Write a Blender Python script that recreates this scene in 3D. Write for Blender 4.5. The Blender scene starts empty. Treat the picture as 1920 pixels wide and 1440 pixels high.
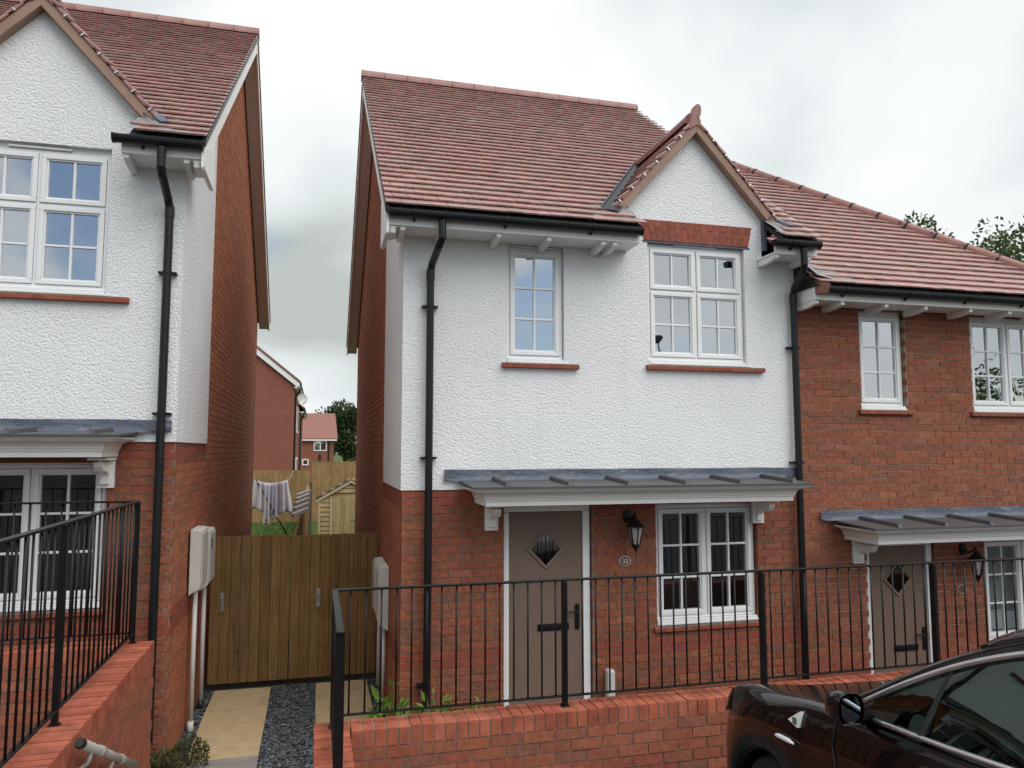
import bpy, bmesh, math, random
import numpy as np
from mathutils import Vector, Matrix, Euler
random.seed(7); np.random.seed(7)
S = bpy.context.scene
COL = S.collection
R = math.radians

# ---------------------------------------------------------------- camera
cam = bpy.data.cameras.new("camera"); camo = bpy.data.objects.new("camera", cam); COL.objects.link(camo)
cam.sensor_width = 36.0; cam.lens = 1400/1920*36.0; cam.clip_start = 0.05; cam.clip_end = 3000
CAMZ = 2.5
camo.location = (0, 0, CAMZ); camo.rotation_euler = (R(95.0), 0, R(-14.6))
S.camera = camo
S.render.resolution_x = 1024; S.render.resolution_y = 768

# ---------------------------------------------------------------- sky
SUN_EL, SUN_AZ = 54.0, 145.0        # compass style: 0 = +Y (behind the houses), 90 = +X
world = bpy.data.worlds.new("World"); S.world = world; world.use_nodes = True
nt = world.node_tree; nt.nodes.clear()
def N(tree, t, **kw):
    n = tree.nodes.new(t)
    for k, v in kw.items(): setattr(n, k, v)
    return n
out = N(nt, 'ShaderNodeOutputWorld'); bgs = N(nt, 'ShaderNodeBackground'); bgc = N(nt, 'ShaderNodeBackground')
sky = N(nt, 'ShaderNodeTexSky', sky_type='NISHITA'); sky.sun_disc = False
sky.sun_elevation = R(SUN_EL); sky.sun_rotation = R(SUN_AZ)
nt.links.new(sky.outputs[0], bgs.inputs['Color']); bgs.inputs['Strength'].default_value = 0.075
tc = N(nt, 'ShaderNodeTexCoord'); mp = N(nt, 'ShaderNodeMapping')
mp.inputs['Scale'].default_value = (1.0, 1.0, 1.35); mp.inputs['Location'].default_value = (29.183, 14.243, 25.596)
nt.links.new(tc.outputs['Generated'], mp.inputs['Vector'])
n1 = N(nt, 'ShaderNodeTexNoise'); n1.inputs['Scale'].default_value = 2.2; n1.inputs['Detail'].default_value = 6; n1.inputs['Roughness'].default_value = .47; n1.inputs['Distortion'].default_value = .2
n2 = N(nt, 'ShaderNodeTexNoise'); n2.inputs['Scale'].default_value = 1.3; n2.inputs['Detail'].default_value = 4; n2.inputs['Roughness'].default_value = .5
mp2 = N(nt, 'ShaderNodeMapping'); mp2.inputs['Scale'].default_value = (1, 1, 1.6); mp2.inputs['Location'].default_value = (17.60, 5.917, 7.39)
nt.links.new(tc.outputs['Generated'], mp2.inputs['Vector'])
nt.links.new(mp.outputs[0], n1.inputs['Vector']); nt.links.new(mp2.outputs[0], n2.inputs['Vector'])
cr = N(nt, 'ShaderNodeValToRGB')     # cloud brightness: grey bases to white tops
e = cr.color_ramp.elements
e[0].position = .34; e[0].color = (.40, .435, .42, 1); e[1].position = .62; e[1].color = (.76, .765, .77, 1)
m = e.new(.43); m.color = (.555, .60, .605, 1); m = e.new(.53); m.color = (.69, .72, .73, 1)
nt.links.new(n1.outputs['Fac'], cr.inputs['Fac'])
nt.links.new(cr.outputs[0], bgc.inputs['Color']); bgc.inputs['Strength'].default_value = .80
mr = N(nt, 'ShaderNodeMapRange'); mr.interpolation_type = 'SMOOTHSTEP'   # blue gaps where the second noise is low
mr.inputs['From Min'].default_value = .355; mr.inputs['From Max'].default_value = .42
nt.links.new(n2.outputs['Fac'], mr.inputs['Value'])
mx = N(nt, 'ShaderNodeMixShader')
nt.links.new(mr.outputs[0], mx.inputs[0]); nt.links.new(bgs.outputs[0], mx.inputs[1]); nt.links.new(bgc.outputs[0], mx.inputs[2])
nt.links.new(mx.outputs[0], out.inputs['Surface'])

# ---------------------------------------------------------------- sun through cloud: weak and very soft
sl = bpy.data.lights.new("sun", 'SUN'); sl.energy = 1.5; sl.angle = R(60); sl.color = (1.0, .965, .92)
so = bpy.data.objects.new("sun", sl); COL.objects.link(so)
sd = Vector((math.sin(R(SUN_AZ))*math.cos(R(SUN_EL)), math.cos(R(SUN_AZ))*math.cos(R(SUN_EL)), math.sin(R(SUN_EL))))
so.rotation_euler = sd.to_track_quat('Z', 'Y').to_euler(); so.location = (5, -5, 30)

S.view_settings.view_transform = 'Standard'; S.view_settings.look = 'None'
S.view_settings.gamma = 1; S.view_settings.use_curve_mapping = False; S.view_settings.exposure = 0.72
S.render.engine = 'CYCLES'
S.cycles.max_bounces = 8; S.cycles.transparent_max_bounces = 12

# ================================================================ helpers
class MB:
    """collects boxes, prisms and tubes and links them as one mesh"""
    def __init__(s): s.v = []; s.f = []
    def add(s, v, f):
        b = len(s.v); s.v += [tuple(p) for p in v]; s.f += [tuple(b+i for i in q) for q in f]; return s
    def box(s, x0, x1, y0, y1, z0, z1):
        return s.add([(x0,y0,z0),(x1,y0,z0),(x1,y1,z0),(x0,y1,z0),(x0,y0,z1),(x1,y0,z1),(x1,y1,z1),(x0,y1,z1)],
              [(0,3,2,1),(4,5,6,7),(0,1,5,4),(1,2,6,5),(2,3,7,6),(3,0,4,7)])
    def obox(s, M, sx, sy, sz):
        c = [Vector((x*sx/2, y*sy/2, z*sz/2)) for z in (-1,1) for y in (-1,1) for x in (-1,1)]
        return s.add([M @ p for p in c], [(0,2,3,1),(4,5,7,6),(0,1,5,4),(1,3,7,5),(3,2,6,7),(2,0,4,6)])
    def bar(s, p, q, w, h=None, up=(0,0,1)):
        p, q = Vector(p), Vector(q); d = q-p; L = d.length; d.normalize(); u = Vector(up)
        if abs(d.dot(u)) > .99: u = Vector((0,1,0))
        x = d.cross(u).normalized(); u = x.cross(d)
        M = Matrix((x, d, u)).transposed().to_4x4(); M.translation = (p+q)/2
        return s.obox(M, w, L, h or w)
    def prism(s, poly, axis, a0, a1):
        """extrude a 2-D polygon (list of pairs) along axis 'x','y' or 'z'"""
        def P(u, v, a):
            return (a,u,v) if axis == 'x' else (u,a,v) if axis == 'y' else (u,v,a)
        n = len(poly)
        v = [P(u,w,a0) for u,w in poly]+[P(u,w,a1) for u,w in poly]
        f = [tuple(range(n)), tuple(range(2*n-1, n-1, -1))]+[(i, n+i, n+(i+1)%n, (i+1)%n) for i in range(n)]
        return s.add(v, f)
    def tube(s, pts, r, n=10, cap=True):
        pts = [Vector(p) for p in pts]; rs = r if isinstance(r, (list, tuple)) else [r]*len(pts)
        v = []; f = []; prev = None
        for i, p in enumerate(pts):
            d = (pts[min(i+1,len(pts)-1)]-pts[max(i-1,0)]).normalized()
            a = Vector((0,0,1)) if abs(d.z) < .95 else Vector((1,0,0))
            if prev is None: x = d.cross(a).normalized()
            else: x = (prev-d*prev.dot(d)).normalized()
            prev = x; y = d.cross(x)
            for k in range(n):
                t = 2*math.pi*k/n; v.append(p+(x*math.cos(t)+y*math.sin(t))*rs[i])
        for i in range(len(pts)-1):
            for k in range(n): f.append((i*n+k, i*n+(k+1)%n, (i+1)*n+(k+1)%n, (i+1)*n+k))
        if cap: f.append(tuple(range(n-1,-1,-1))); f.append(tuple(range((len(pts)-1)*n, len(pts)*n)))
        return s.add(v, f)
    def lathe(s, prof, c, n=16, flat=None):
        """prof: (r, z) pairs around a vertical axis at c"""
        c = Vector(c); v = []; f = []
        for r, z in prof:
            for k in range(n):
                t = 2*math.pi*(k+.5)/n; v.append(c+Vector((r*math.cos(t), r*math.sin(t), z)))
        for i in range(len(prof)-1):
            for k in range(n): f.append((i*n+k, i*n+(k+1)%n, (i+1)*n+(k+1)%n, (i+1)*n+k))
        f.append(tuple(range(n-1,-1,-1))); f.append(tuple(range((len(prof)-1)*n, len(prof)*n)))
        return s.add(v, f)
    def grid(s, rows):
        n = len(rows[0]); v = [p for r in rows for p in r]
        f = [(i*n+k, i*n+k+1, (i+1)*n+k+1, (i+1)*n+k) for i in range(len(rows)-1) for k in range(n-1)]
        return s.add(v, f)
    def build(s, name, mat, parent=None, smooth=False, bevel=0, fix=False, **props):
        me = bpy.data.meshes.new(name); me.from_pydata([tuple(p) for p in s.v], [], s.f)
        if fix:
            bm = bmesh.new(); bm.from_mesh(me); bmesh.ops.recalc_face_normals(bm, faces=bm.faces); bm.to_mesh(me); bm.free()
        if smooth:
            me.polygons.foreach_set('use_smooth', [True]*len(me.polygons))
        me.materials.append(mat)
        o = bpy.data.objects.new(name, me)
        if bevel:
            b = o.modifiers.new('bevel', 'BEVEL'); b.width = bevel; b.segments = 2; b.limit_method = 'ANGLE'; b.angle_limit = R(40)
        link(o, parent, **props); return o

def world_of(p):
    M = Matrix.Identity(4)
    while p is not None:
        M = p.matrix_parent_inverse @ p.matrix_basis @ M if p.parent else p.matrix_basis @ M
        p = p.parent
    return M
def link(o, parent=None, **props):
    COL.objects.link(o)
    if parent is not None:
        o.parent = parent; o.matrix_parent_inverse = world_of(parent).inverted()
    for k, v in props.items(): o[k] = v
    return o
def thing(name, label, cat, loc, group=None):
    o = bpy.data.objects.new(name, None); o.empty_display_size = .2; o.location = loc; COL.objects.link(o)
    o['label'] = label; o['category'] = cat
    if group: o['group'] = group
    return o
def tag(o, label, cat, group=None):
    o['label'] = label; o['category'] = cat
    if group: o['group'] = group
    return o
def holder(name, parent, loc=(0,0,0)):
    o = bpy.data.objects.new(name, None); o.empty_display_size = .1; o.location = loc; link(o, parent); return o

# projection used only to decide which pieces show largest (they become objects of their own)
_yaw, _pit = R(14.6), R(5.0)
_fw = np.array([math.sin(_yaw)*math.cos(_pit), math.cos(_yaw)*math.cos(_pit), math.sin(_pit)])
_rt = np.array([math.cos(_yaw), -math.sin(_yaw), 0]); _up = np.cross(_rt, _fw)
def shown(c, ax):
    """approximate picture area of a piece: centre c, two edge vectors; 0 outside the frame"""
    d = np.array(c)-np.array([0,0,CAMZ]); z = d@_fw
    if z < .3: return 0
    x = 960+1400*(d@_rt)/z; y = 720-1400*(d@_up)/z
    if not (-5 < x < 1925 and -5 < y < 1445): return 0
    n = np.cross(np.array(ax[0]), np.array(ax[1]))
    return abs(n@d)/z**3*1400*1400

# ---------------------------------------------------------------- materials
def mat(name, col=(.5,.5,.5), rough=.6, metal=0, spec=.5):
    m = bpy.data.materials.new(name); m.use_nodes = True; b = m.node_tree.nodes['Principled BSDF']
    b.inputs['Base Color'].default_value = (*col, 1); b.inputs['Roughness'].default_value = rough; b.inputs['Metallic'].default_value = metal
    b.inputs['Specular IOR Level'].default_value = spec
    return m
def noisy(name, cols, scale=8, rough=.7, bump=0, bscale=60, stretch=(1,1,1), detail=5, spec=.3, bdist=.01, rvar=0):
    """principled surface whose colour wanders between cols over world position, with optional fine relief"""
    m = mat(name, cols[0], rough, spec=spec); t = m.node_tree; b = t.nodes['Principled BSDF']
    g = N(t, 'ShaderNodeNewGeometry'); mpn = N(t, 'ShaderNodeMapping'); mpn.inputs['Scale'].default_value = stretch
    t.links.new(g.outputs['Position'], mpn.inputs['Vector'])
    n = N(t, 'ShaderNodeTexNoise'); n.inputs['Scale'].default_value = scale; n.inputs['Detail'].default_value = detail
    t.links.new(mpn.outputs[0], n.inputs['Vector'])
    r = N(t, 'ShaderNodeValToRGB'); el = r.color_ramp.elements
    el[0].position = .3; el[1].position = .7; el[0].color = (*cols[0],1); el[1].color = (*cols[-1],1)
    for i, c in enumerate(cols[1:-1]):
        k = el.new(.3+.4*(i+1)/(len(cols)-1)); k.color = (*c,1)
    t.links.new(n.outputs['Fac'], r.inputs['Fac']); t.links.new(r.outputs[0], b.inputs['Base Color'])
    if bump:
        n2 = N(t, 'ShaderNodeTexNoise'); n2.inputs['Scale'].default_value = bscale; n2.inputs['Detail'].default_value = 3
        t.links.new(mpn.outputs[0], n2.inputs['Vector'])
        bu = N(t, 'ShaderNodeBump'); bu.inputs['Strength'].default_value = bump; bu.inputs['Distance'].default_value = bdist
        t.links.new(n2.outputs['Fac'], bu.inputs['Height']); t.links.new(bu.outputs[0], b.inputs['Normal'])
    return m
def pieces(name, cols, rough=.75, spec=.3, nscale=30, namt=.35, bump=.25, bscale=120, bdist=.004):
    """bricks, tiles, boards: every piece takes its own colour (object random + island random), plus grain"""
    m = mat(name, cols[0], rough, spec=spec); t = m.node_tree; b = t.nodes['Principled BSDF']
    oi = N(t, 'ShaderNodeObjectInfo'); g = N(t, 'ShaderNodeNewGeometry')
    ad = N(t, 'ShaderNodeMath', operation='ADD'); fr = N(t, 'ShaderNodeMath', operation='FRACT')
    t.links.new(oi.outputs['Random'], ad.inputs[0]); t.links.new(g.outputs['Random Per Island'], ad.inputs[1]); t.links.new(ad.outputs[0], fr.inputs[0])
    r = N(t, 'ShaderNodeValToRGB'); el = r.color_ramp.elements; r.color_ramp.interpolation = 'LINEAR'
    el[0].position = 0; el[0].color = (*cols[0],1); el[1].position = 1; el[1].color = (*cols[-1],1)
    for i, c in enumerate(cols[1:-1]):
        k = el.new((i+1)/(len(cols)-1)); k.color = (*c,1)
    t.links.new(fr.outputs[0], r.inputs['Fac'])
    n = N(t, 'ShaderNodeTexNoise'); n.inputs['Scale'].default_value = nscale; n.inputs['Detail'].default_value = 6
    t.links.new(g.outputs['Position'], n.inputs['Vector'])
    mrr = N(t, 'ShaderNodeMapRange'); mrr.inputs['From Min'].default_value = .25; mrr.inputs['From Max'].default_value = .75
    mrr.inputs['To Min'].default_value = 1-namt; mrr.inputs['To Max'].default_value = 1+namt
    t.links.new(n.outputs['Fac'], mrr.inputs['Value'])
    mxx = N(t, 'ShaderNodeVectorMath', operation='SCALE'); t.links.new(r.outputs[0], mxx.inputs[0]); t.links.new(mrr.outputs[0], mxx.inputs['Scale'])
    t.links.new(mxx.outputs[0], b.inputs['Base Color'])
    if bump:
        n2 = N(t, 'ShaderNodeTexNoise'); n2.inputs['Scale'].default_value = bscale; n2.inputs['Detail'].default_value = 4
        t.links.new(g.outputs['Position'], n2.inputs['Vector'])
        bu = N(t, 'ShaderNodeBump'); bu.inputs['Strength'].default_value = bump; bu.inputs['Distance'].default_value = bdist
        t.links.new(n2.outputs['Fac'], bu.inputs['Height']); t.links.new(bu.outputs[0], b.inputs['Normal'])
    return m
def roughcast():
    m = mat('white_roughcast', (.84,.845,.845), .85, spec=.2); t = m.node_tree; b = t.nodes['Principled BSDF']
    g = N(t, 'ShaderNodeNewGeometry')
    v = N(t, 'ShaderNodeTexVoronoi'); v.inputs['Scale'].default_value = 52; v.feature = 'SMOOTH_F1'; v.inputs['Smoothness'].default_value = .6
    n = N(t, 'ShaderNodeTexNoise'); n.inputs['Scale'].default_value = 62; n.inputs['Detail'].default_value = 4; n.inputs['Distortion'].default_value = 1.0
    big = N(t, 'ShaderNodeTexNoise'); big.inputs['Scale'].default_value = 1.3; big.inputs['Detail'].default_value = 4
    for k in (v, n, big): t.links.new(g.outputs['Position'], k.inputs['Vector'])
    a = N(t, 'ShaderNodeMath', operation='MULTIPLY_ADD'); a.inputs[1].default_value = -.8; t.links.new(v.outputs['Distance'], a.inputs[0]); t.links.new(n.outputs['Fac'], a.inputs[2])
    bu = N(t, 'ShaderNodeBump'); bu.inputs['Strength'].default_value = .9; bu.inputs['Distance'].default_value = .0095
    t.links.new(a.outputs[0], bu.inputs['Height']); t.links.new(bu.outputs[0], b.inputs['Normal'])
    r = N(t, 'ShaderNodeValToRGB'); r.color_ramp.elements[0].position = .3; r.color_ramp.elements[0].color = (.81,.82,.825,1)
    r.color_ramp.elements[1].position = .7; r.color_ramp.elements[1].color = (.865,.875,.89,1)
    t.links.new(big.outputs['Fac'], r.inputs['Fac'])
    ms = N(t, 'ShaderNodeMapping'); ms.inputs['Scale'].default_value = (7, 7, .45); t.links.new(g.outputs['Position'], ms.inputs['Vector'])
    stn = N(t, 'ShaderNodeTexNoise'); stn.inputs['Scale'].default_value = 1; stn.inputs['Detail'].default_value = 5; stn.inputs['Roughness'].default_value = .6; t.links.new(ms.outputs[0], stn.inputs['Vector'])
    sr = N(t, 'ShaderNodeMapRange'); sr.inputs['From Min'].default_value = .52; sr.inputs['From Max'].default_value = .80; sr.inputs['To Min'].default_value = 1.0; sr.inputs['To Max'].default_value = .94; t.links.new(stn.outputs['Fac'], sr.inputs['Value'])
    sc = N(t, 'ShaderNodeVectorMath', operation='SCALE'); t.links.new(r.outputs[0], sc.inputs[0]); t.links.new(sr.outputs[0], sc.inputs['Scale']); t.links.new(sc.outputs[0], b.inputs['Base Color'])
    return m
def glass(name, refl=.4, tint=(.75,.78,.78), gcol=(.92,.96,1.0)):
    m = bpy.data.materials.new(name); m.use_nodes = True; t = m.node_tree; t.nodes.clear()
    o = N(t, 'ShaderNodeOutputMaterial'); mxn = N(t, 'ShaderNodeMixShader'); tr = N(t, 'ShaderNodeBsdfTransparent'); gl = N(t, 'ShaderNodeBsdfGlossy')
    gl.inputs['Roughness'].default_value = .008; gl.inputs['Color'].default_value = (*gcol,1); tr.inputs['Color'].default_value = (*tint,1)
    lw = N(t, 'ShaderNodeLayerWeight'); lw.inputs['Blend'].default_value = .5
    pw = N(t, 'ShaderNodeMath', operation='POWER'); pw.inputs[1].default_value = 5; t.links.new(lw.outputs['Facing'], pw.inputs[0])
    ma = N(t, 'ShaderNodeMath', operation='MULTIPLY_ADD'); ma.inputs[1].default_value = 1-refl; ma.inputs[2].default_value = refl
    t.links.new(pw.outputs[0], ma.inputs[0]); t.links.new(ma.outputs[0], mxn.inputs[0])
    # old float glass is never dead flat: a faint wave in the reflection
    g = N(t, 'ShaderNodeNewGeometry'); n = N(t, 'ShaderNodeTexNoise'); n.inputs['Scale'].default_value = 2.2; t.links.new(g.outputs['Position'], n.inputs['Vector'])
    bu = N(t, 'ShaderNodeBump'); bu.inputs['Strength'].default_value = .03; bu.inputs['Distance'].default_value = .05
    t.links.new(n.outputs['Fac'], bu.inputs['Height']); t.links.new(bu.outputs[0], gl.inputs['Normal'])
    t.links.new(tr.outputs[0], mxn.inputs[1]); t.links.new(gl.outputs[0], mxn.inputs[2]); t.links.new(mxn.outputs[0], o.inputs['Surface'])
    return m
def wood(name, cols, rough=.8, knots=True):
    m = pieces(name, cols, rough, .2, 3, .18, 0); t = m.node_tree; b = t.nodes['Principled BSDF']
    g = [n for n in t.nodes if n.type == 'NEW_GEOMETRY'][0]
    mpn = N(t, 'ShaderNodeMapping'); mpn.inputs['Scale'].default_value = (34, 34, 1.6); t.links.new(g.outputs['Position'], mpn.inputs['Vector'])
    n = N(t, 'ShaderNodeTexNoise'); n.inputs['Scale'].default_value = 1; n.inputs['Detail'].default_value = 6; n.inputs['Distortion'].default_value = 1.2
    t.links.new(mpn.outputs[0], n.inputs['Vector'])
    mrr = N(t, 'ShaderNodeMapRange'); mrr.inputs['From Min'].default_value = .25; mrr.inputs['From Max'].default_value = .75; mrr.inputs['To Min'].default_value = .62; mrr.inputs['To Max'].default_value = 1.25
    t.links.new(n.outputs['Fac'], mrr.inputs['Value'])
    last = b.inputs['Base Color'].links[0].from_socket
    sc = N(t, 'ShaderNodeVectorMath', operation='SCALE'); t.links.new(last, sc.inputs[0]); t.links.new(mrr.outputs[0], sc.inputs['Scale'])
    src = sc.outputs[0]
    if knots:
        v = N(t, 'ShaderNodeTexVoronoi'); v.inputs['Scale'].default_value = 1; mk = N(t, 'ShaderNodeMapping'); mk.inputs['Scale'].default_value = (9, 3, 3.2)
        t.links.new(g.outputs['Position'], mk.inputs['Vector']); t.links.new(mk.outputs[0], v.inputs['Vector'])
        k = N(t, 'ShaderNodeMapRange'); k.inputs['From Min'].default_value = .05; k.inputs['From Max'].default_value = .13; k.inputs['To Min'].default_value = .42; k.inputs['To Max'].default_value = 1
        t.links.new(v.outputs['Distance'], k.inputs['Value'])
        s2 = N(t, 'ShaderNodeVectorMath', operation='SCALE'); t.links.new(src, s2.inputs[0]); t.links.new(k.outputs[0], s2.inputs['Scale']); src = s2.outputs[0]
    t.links.new(src, b.inputs['Base Color'])
    bu = N(t, 'ShaderNodeBump'); bu.inputs['Strength'].default_value = .35; bu.inputs['Distance'].default_value = .004
    t.links.new(n.outputs['Fac'], bu.inputs['Height']); t.links.new(bu.outputs[0], b.inputs['Normal'])
    return m

M = {}
M['render'] = roughcast()
BR = [(0.250,0.086,0.050),(0.300,0.102,0.058),(0.225,0.089,0.054),(0.315,0.118,0.069),(0.266,0.082,0.050),(0.208,0.097,0.061),(0.308,0.097,0.052),(0.257,0.106,0.065)]
M['brick'] = pieces('red_brick', BR, .85, .2, 26, .32, .6, 90, .006)
M['brick_lit'] = pieces('red_brick_lit', [(0.365,0.128,0.066),(0.428,0.159,0.083),(0.340,0.120,0.064),(0.315,0.133,0.071),(0.404,0.133,0.066),(0.391,0.159,0.088)], .85, .2, 26, .28, .6, 90, .006)  # same brick as the front, lightened to carry the light on side walls
M['brick_red'] = pieces('smooth_red_brick', [(.275,.068,.042),(.32,.085,.05),(.25,.066,.045),(.30,.078,.046)], .7, .3, 22, .2, .3, 90, .004)
M['brick_cope'] = pieces('orange_coping_brick', [(0.358,0.096,0.052),(0.411,0.128,0.076),(0.313,0.082,0.048),(0.385,0.114,0.066)], .78, .25, 9, .36, .5, 80, .005)
M['mortar'] = noisy('mortar', [(.30,.225,.17),(.40,.31,.24)], 14, .9, .5, 160, bdist=.003)
M['lead_light'] = noisy('weathered_lead', [(.20,.21,.22),(.30,.31,.32)], 9, .5, .4, 14, bdist=.01)
M['brick_low'] = pieces('wall_brick', [(.285,.092,.056),(.335,.112,.064),(.26,.096,.06),(.355,.128,.076),(.30,.09,.056),(.24,.105,.068),(.34,.105,.058)], .85, .2, 24, .28, .6, 90, .006)
M['mortar_side'] = noisy('mortar_lit', [(.36,.285,.21),(.46,.37,.28)], 10, .9, .5, 160, bdist=.003)  # paler copy of the mortar, side wall brightness put into its colour
M['mortar_dark'] = noisy('mortar_dark', [(.17,.13,.105),(.27,.21,.165)], 9, .9, .5, 160, bdist=.003)
M['tile'] = pieces('clay_tile', [(0.438,0.237,0.214),(0.461,0.271,0.237),(0.415,0.259,0.232),(0.381,0.271,0.237),(0.438,0.237,0.226),(0.484,0.293,0.261),(0.404,0.221,0.214),(0.438,0.271,0.250)], .30, .9, 9, .12, .2, 200, .002)
M['ridge'] = pieces('ridge_tile', [(.25,.105,.09),(.29,.125,.105),(.27,.115,.095)], .42, .5, 12, .15, .2, 150, .002)
M['deck'] = mat('roofing_felt', (.03,.025,.025), .9)
M['verge'] = noisy('verge_board', [(.30,.19,.14),(.36,.235,.175)], 5, .6, .15, 120, bdist=.002)
M['upvc'] = noisy('white_upvc', [(.80,.81,.82),(.84,.845,.85)], 3, .28, spec=.5)
M['paint'] = noisy('cream_white_paint', [(.82,.81,.785),(.86,.855,.83)], 4, .42, .1, 60, bdist=.002)
M['soffit'] = noisy('shade_toned_white_soffit', [(.74,.70,.65),(.79,.75,.70)], 3, .55)  # white paint, toned warmer and darker to stand for shade
M['black'] = noisy('black_plastic', [(.006,.007,.009),(.011,.012,.014)], 6, .36, spec=.35)
M['iron'] = noisy('black_railing_paint', [(.004,.004,.005),(.008,.007,.008)], 9, .38, .1, 40, bdist=.002, spec=.3)
M['lead'] = noisy('lead_sheet', [(.06,.07,.09),(.11,.125,.15),(.075,.09,.145),(.17,.185,.20)], 9, .5, .5, 14, bdist=.012, stretch=(1,1,2.5), spec=.5)
M['lead_roof'] = noisy('grey_canopy_sheet', [(.070,.072,.075),(.092,.094,.095)], 3, .55, .1, 20)
M['glass'] = glass('window_glass', .52)
M['glass_low'] = glass('clear_glass', .10)
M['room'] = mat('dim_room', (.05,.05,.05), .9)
M['blind'] = noisy('venetian_blind', [(.55,.58,.62),(.62,.65,.68)], 3, .5)
M['curtain'] = noisy('net_curtain', [(.36,.38,.385),(.44,.46,.465)], 5, .9, stretch=(8,1,.4))
M['door'] = noisy('taupe_door', [(.195,.136,.107),(.213,.150,.119)], 5, .42, .25, 40, stretch=(6,6,.6), bdist=.002)
M['doortrim'] = noisy('taupe_door_trim', [(.205,.150,.12),(.222,.163,.132)], 5, .4)
M['gate'] = wood('gate_board_wood', [(0.205,0.123,0.046),(0.247,0.148,0.057),(0.171,0.100,0.036),(0.223,0.127,0.046),(0.190,0.118,0.048)])
M['fence'] = wood('fence_board_wood', [(.30,.195,.085),(.34,.22,.10),(.26,.17,.075)])
M['shed'] = wood('shed_board_wood', [(.42,.32,.16),(.47,.36,.19),(.39,.29,.145)], knots=False)
M['shed_trim'] = noisy('pale_shed_trim', [(.50,.43,.28),(.56,.48,.33)], 6, .8)
M['meter'] = noisy('grey_white_grp', [(.56,.55,.52),(.62,.61,.58)], 4, .45)
M['pipe'] = noisy('white_conduit', [(.58,.58,.57),(.66,.66,.65)], 4, .4)
M['flag'] = noisy('buff_paving', [(.40,.30,.17),(.50,.385,.23),(.45,.34,.20)], 5, .85, .35, 90, bdist=.003)
M['flag_grey'] = noisy('grey_paving', [(.22,.205,.19),(.30,.275,.25)], 6, .85, .35, 90, bdist=.003)
M['slate'] = pieces('slate_chipping', [(.035,.043,.052),(.075,.088,.10),(.05,.06,.07),(.12,.135,.15),(.06,.07,.075),(.20,.21,.22)], .6, .4, 20, .3, 0)
M['soil'] = noisy('soil', [(.045,.040,.036),(.075,.066,.058)], 12, .95, .6, 60)
M['asphalt'] = noisy('asphalt', [(.045,.045,.047),(.062,.062,.062)], 12, .85, .5, 260, bdist=.006)
M['concrete'] = noisy('concrete', [(.24,.23,.215),(.32,.305,.285)], 6, .9, .4, 120, bdist=.004)
M['grassg'] = noisy('grass_ground', [(.045,.085,.018),(.075,.125,.028)], 4, .95)
M['vergeg'] = noisy('dark_verge', [(.022,.030,.013),(.036,.045,.020)], 2, .95)
M['galv'] = noisy('galvanised_tube', [(.30,.29,.255),(.37,.355,.31)], 14, .5, .2, 60, spec=.5, bdist=.002)
M['zinc'] = mat('zinc_latch', (.42,.44,.46), .4, .8)
M['chrome'] = mat('chrome_trim', (.86,.86,.88), .30, 1)
M['steel'] = mat('tile_clip_steel', (.75,.76,.78), .25, 1)
def leafmat(name, cols, tr=.25):
    m = pieces(name, cols, .55, .35, 6, .2, 0); t = m.node_tree; b = t.nodes['Principled BSDF']
    o = [n for n in t.nodes if n.type == 'OUTPUT_MATERIAL'][0]
    tl = N(t, 'ShaderNodeBsdfTranslucent'); mxn = N(t, 'ShaderNodeMixShader'); mxn.inputs[0].default_value = tr
    t.links.new(b.inputs['Base Color'].links[0].from_socket, tl.inputs['Color'])
    t.links.new(b.outputs[0], mxn.inputs[1]); t.links.new(tl.outputs[0], mxn.inputs[2]); t.links.new(mxn.outputs[0], o.inputs['Surface'])
    return m
M['leaf'] = leafmat('tree_leaf', [(.045,.075,.016),(.075,.115,.026),(.055,.095,.022),(.10,.13,.035)], .35)
M['leaf_dark'] = leafmat('dark_tree_leaf', [(.022,.045,.012),(.045,.080,.020),(.032,.060,.016),(.055,.085,.02)])
M['leaf_lime'] = leafmat('lime_leaf', [(.13,.24,.035),(.18,.30,.05),(.10,.20,.03)], .3)
M['moss'] = leafmat('mossy_leaf', [(.06,.075,.022),(.09,.10,.03),(.045,.06,.02),(.11,.12,.05)], .2)
M['blade'] = leafmat('grass_blade', [(.07,.13,.025),(.10,.17,.035),(.055,.11,.02)], .2)
M['bark'] = noisy('bark', [(.06,.045,.032),(.10,.078,.055)], 8, .95, .7, 30)
M['car'] = noisy('black_car_paint', [(.0030,.0026,.0030),(.0040,.0033,.0036)], 2, .30, spec=.12)
_b = M['car'].node_tree.nodes['Principled BSDF']; _b.inputs['Coat Weight'].default_value = .8; _b.inputs['Coat Roughness'].default_value = .012
M['carglass'] = glass('car_glass', .10, (.10,.14,.125), (.78,.97,.89))
M['rubber'] = noisy('tyre_rubber', [(.012,.012,.012),(.02,.02,.02)], 10, .8)
M['seat'] = mat('dark_seat', (.03,.03,.035), .8)
M['trim'] = mat('black_trim', (.012,.012,.013), .45)
M['alloy'] = mat('alloy_wheel', (.5,.5,.52), .3, 1)
M['badge_white'] = mat('badge_white', (.82,.83,.82), .4)
M['badge_green'] = mat('badge_green', (.03,.22,.07), .4)
M['mirror'] = mat('mirror_glass', (.30,.34,.39), .02, 1)
M['paper'] = mat('pale_green_card', (.55,.68,.58), .6)
M['lampglass'] = glass('frosted_lantern_glass', .12, (.80,.74,.72))
M['frost'] = noisy('frosted_panel', [(.40,.35,.34),(.46,.41,.40)], 5, .5)
M['plate'] = mat('number_plate_brown', (.12,.075,.06), .4)
M['plate_rim'] = mat('number_plate_rim', (.45,.40,.36), .45)
M['digit'] = mat('number_digits', (.75,.74,.70), .5)
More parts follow.
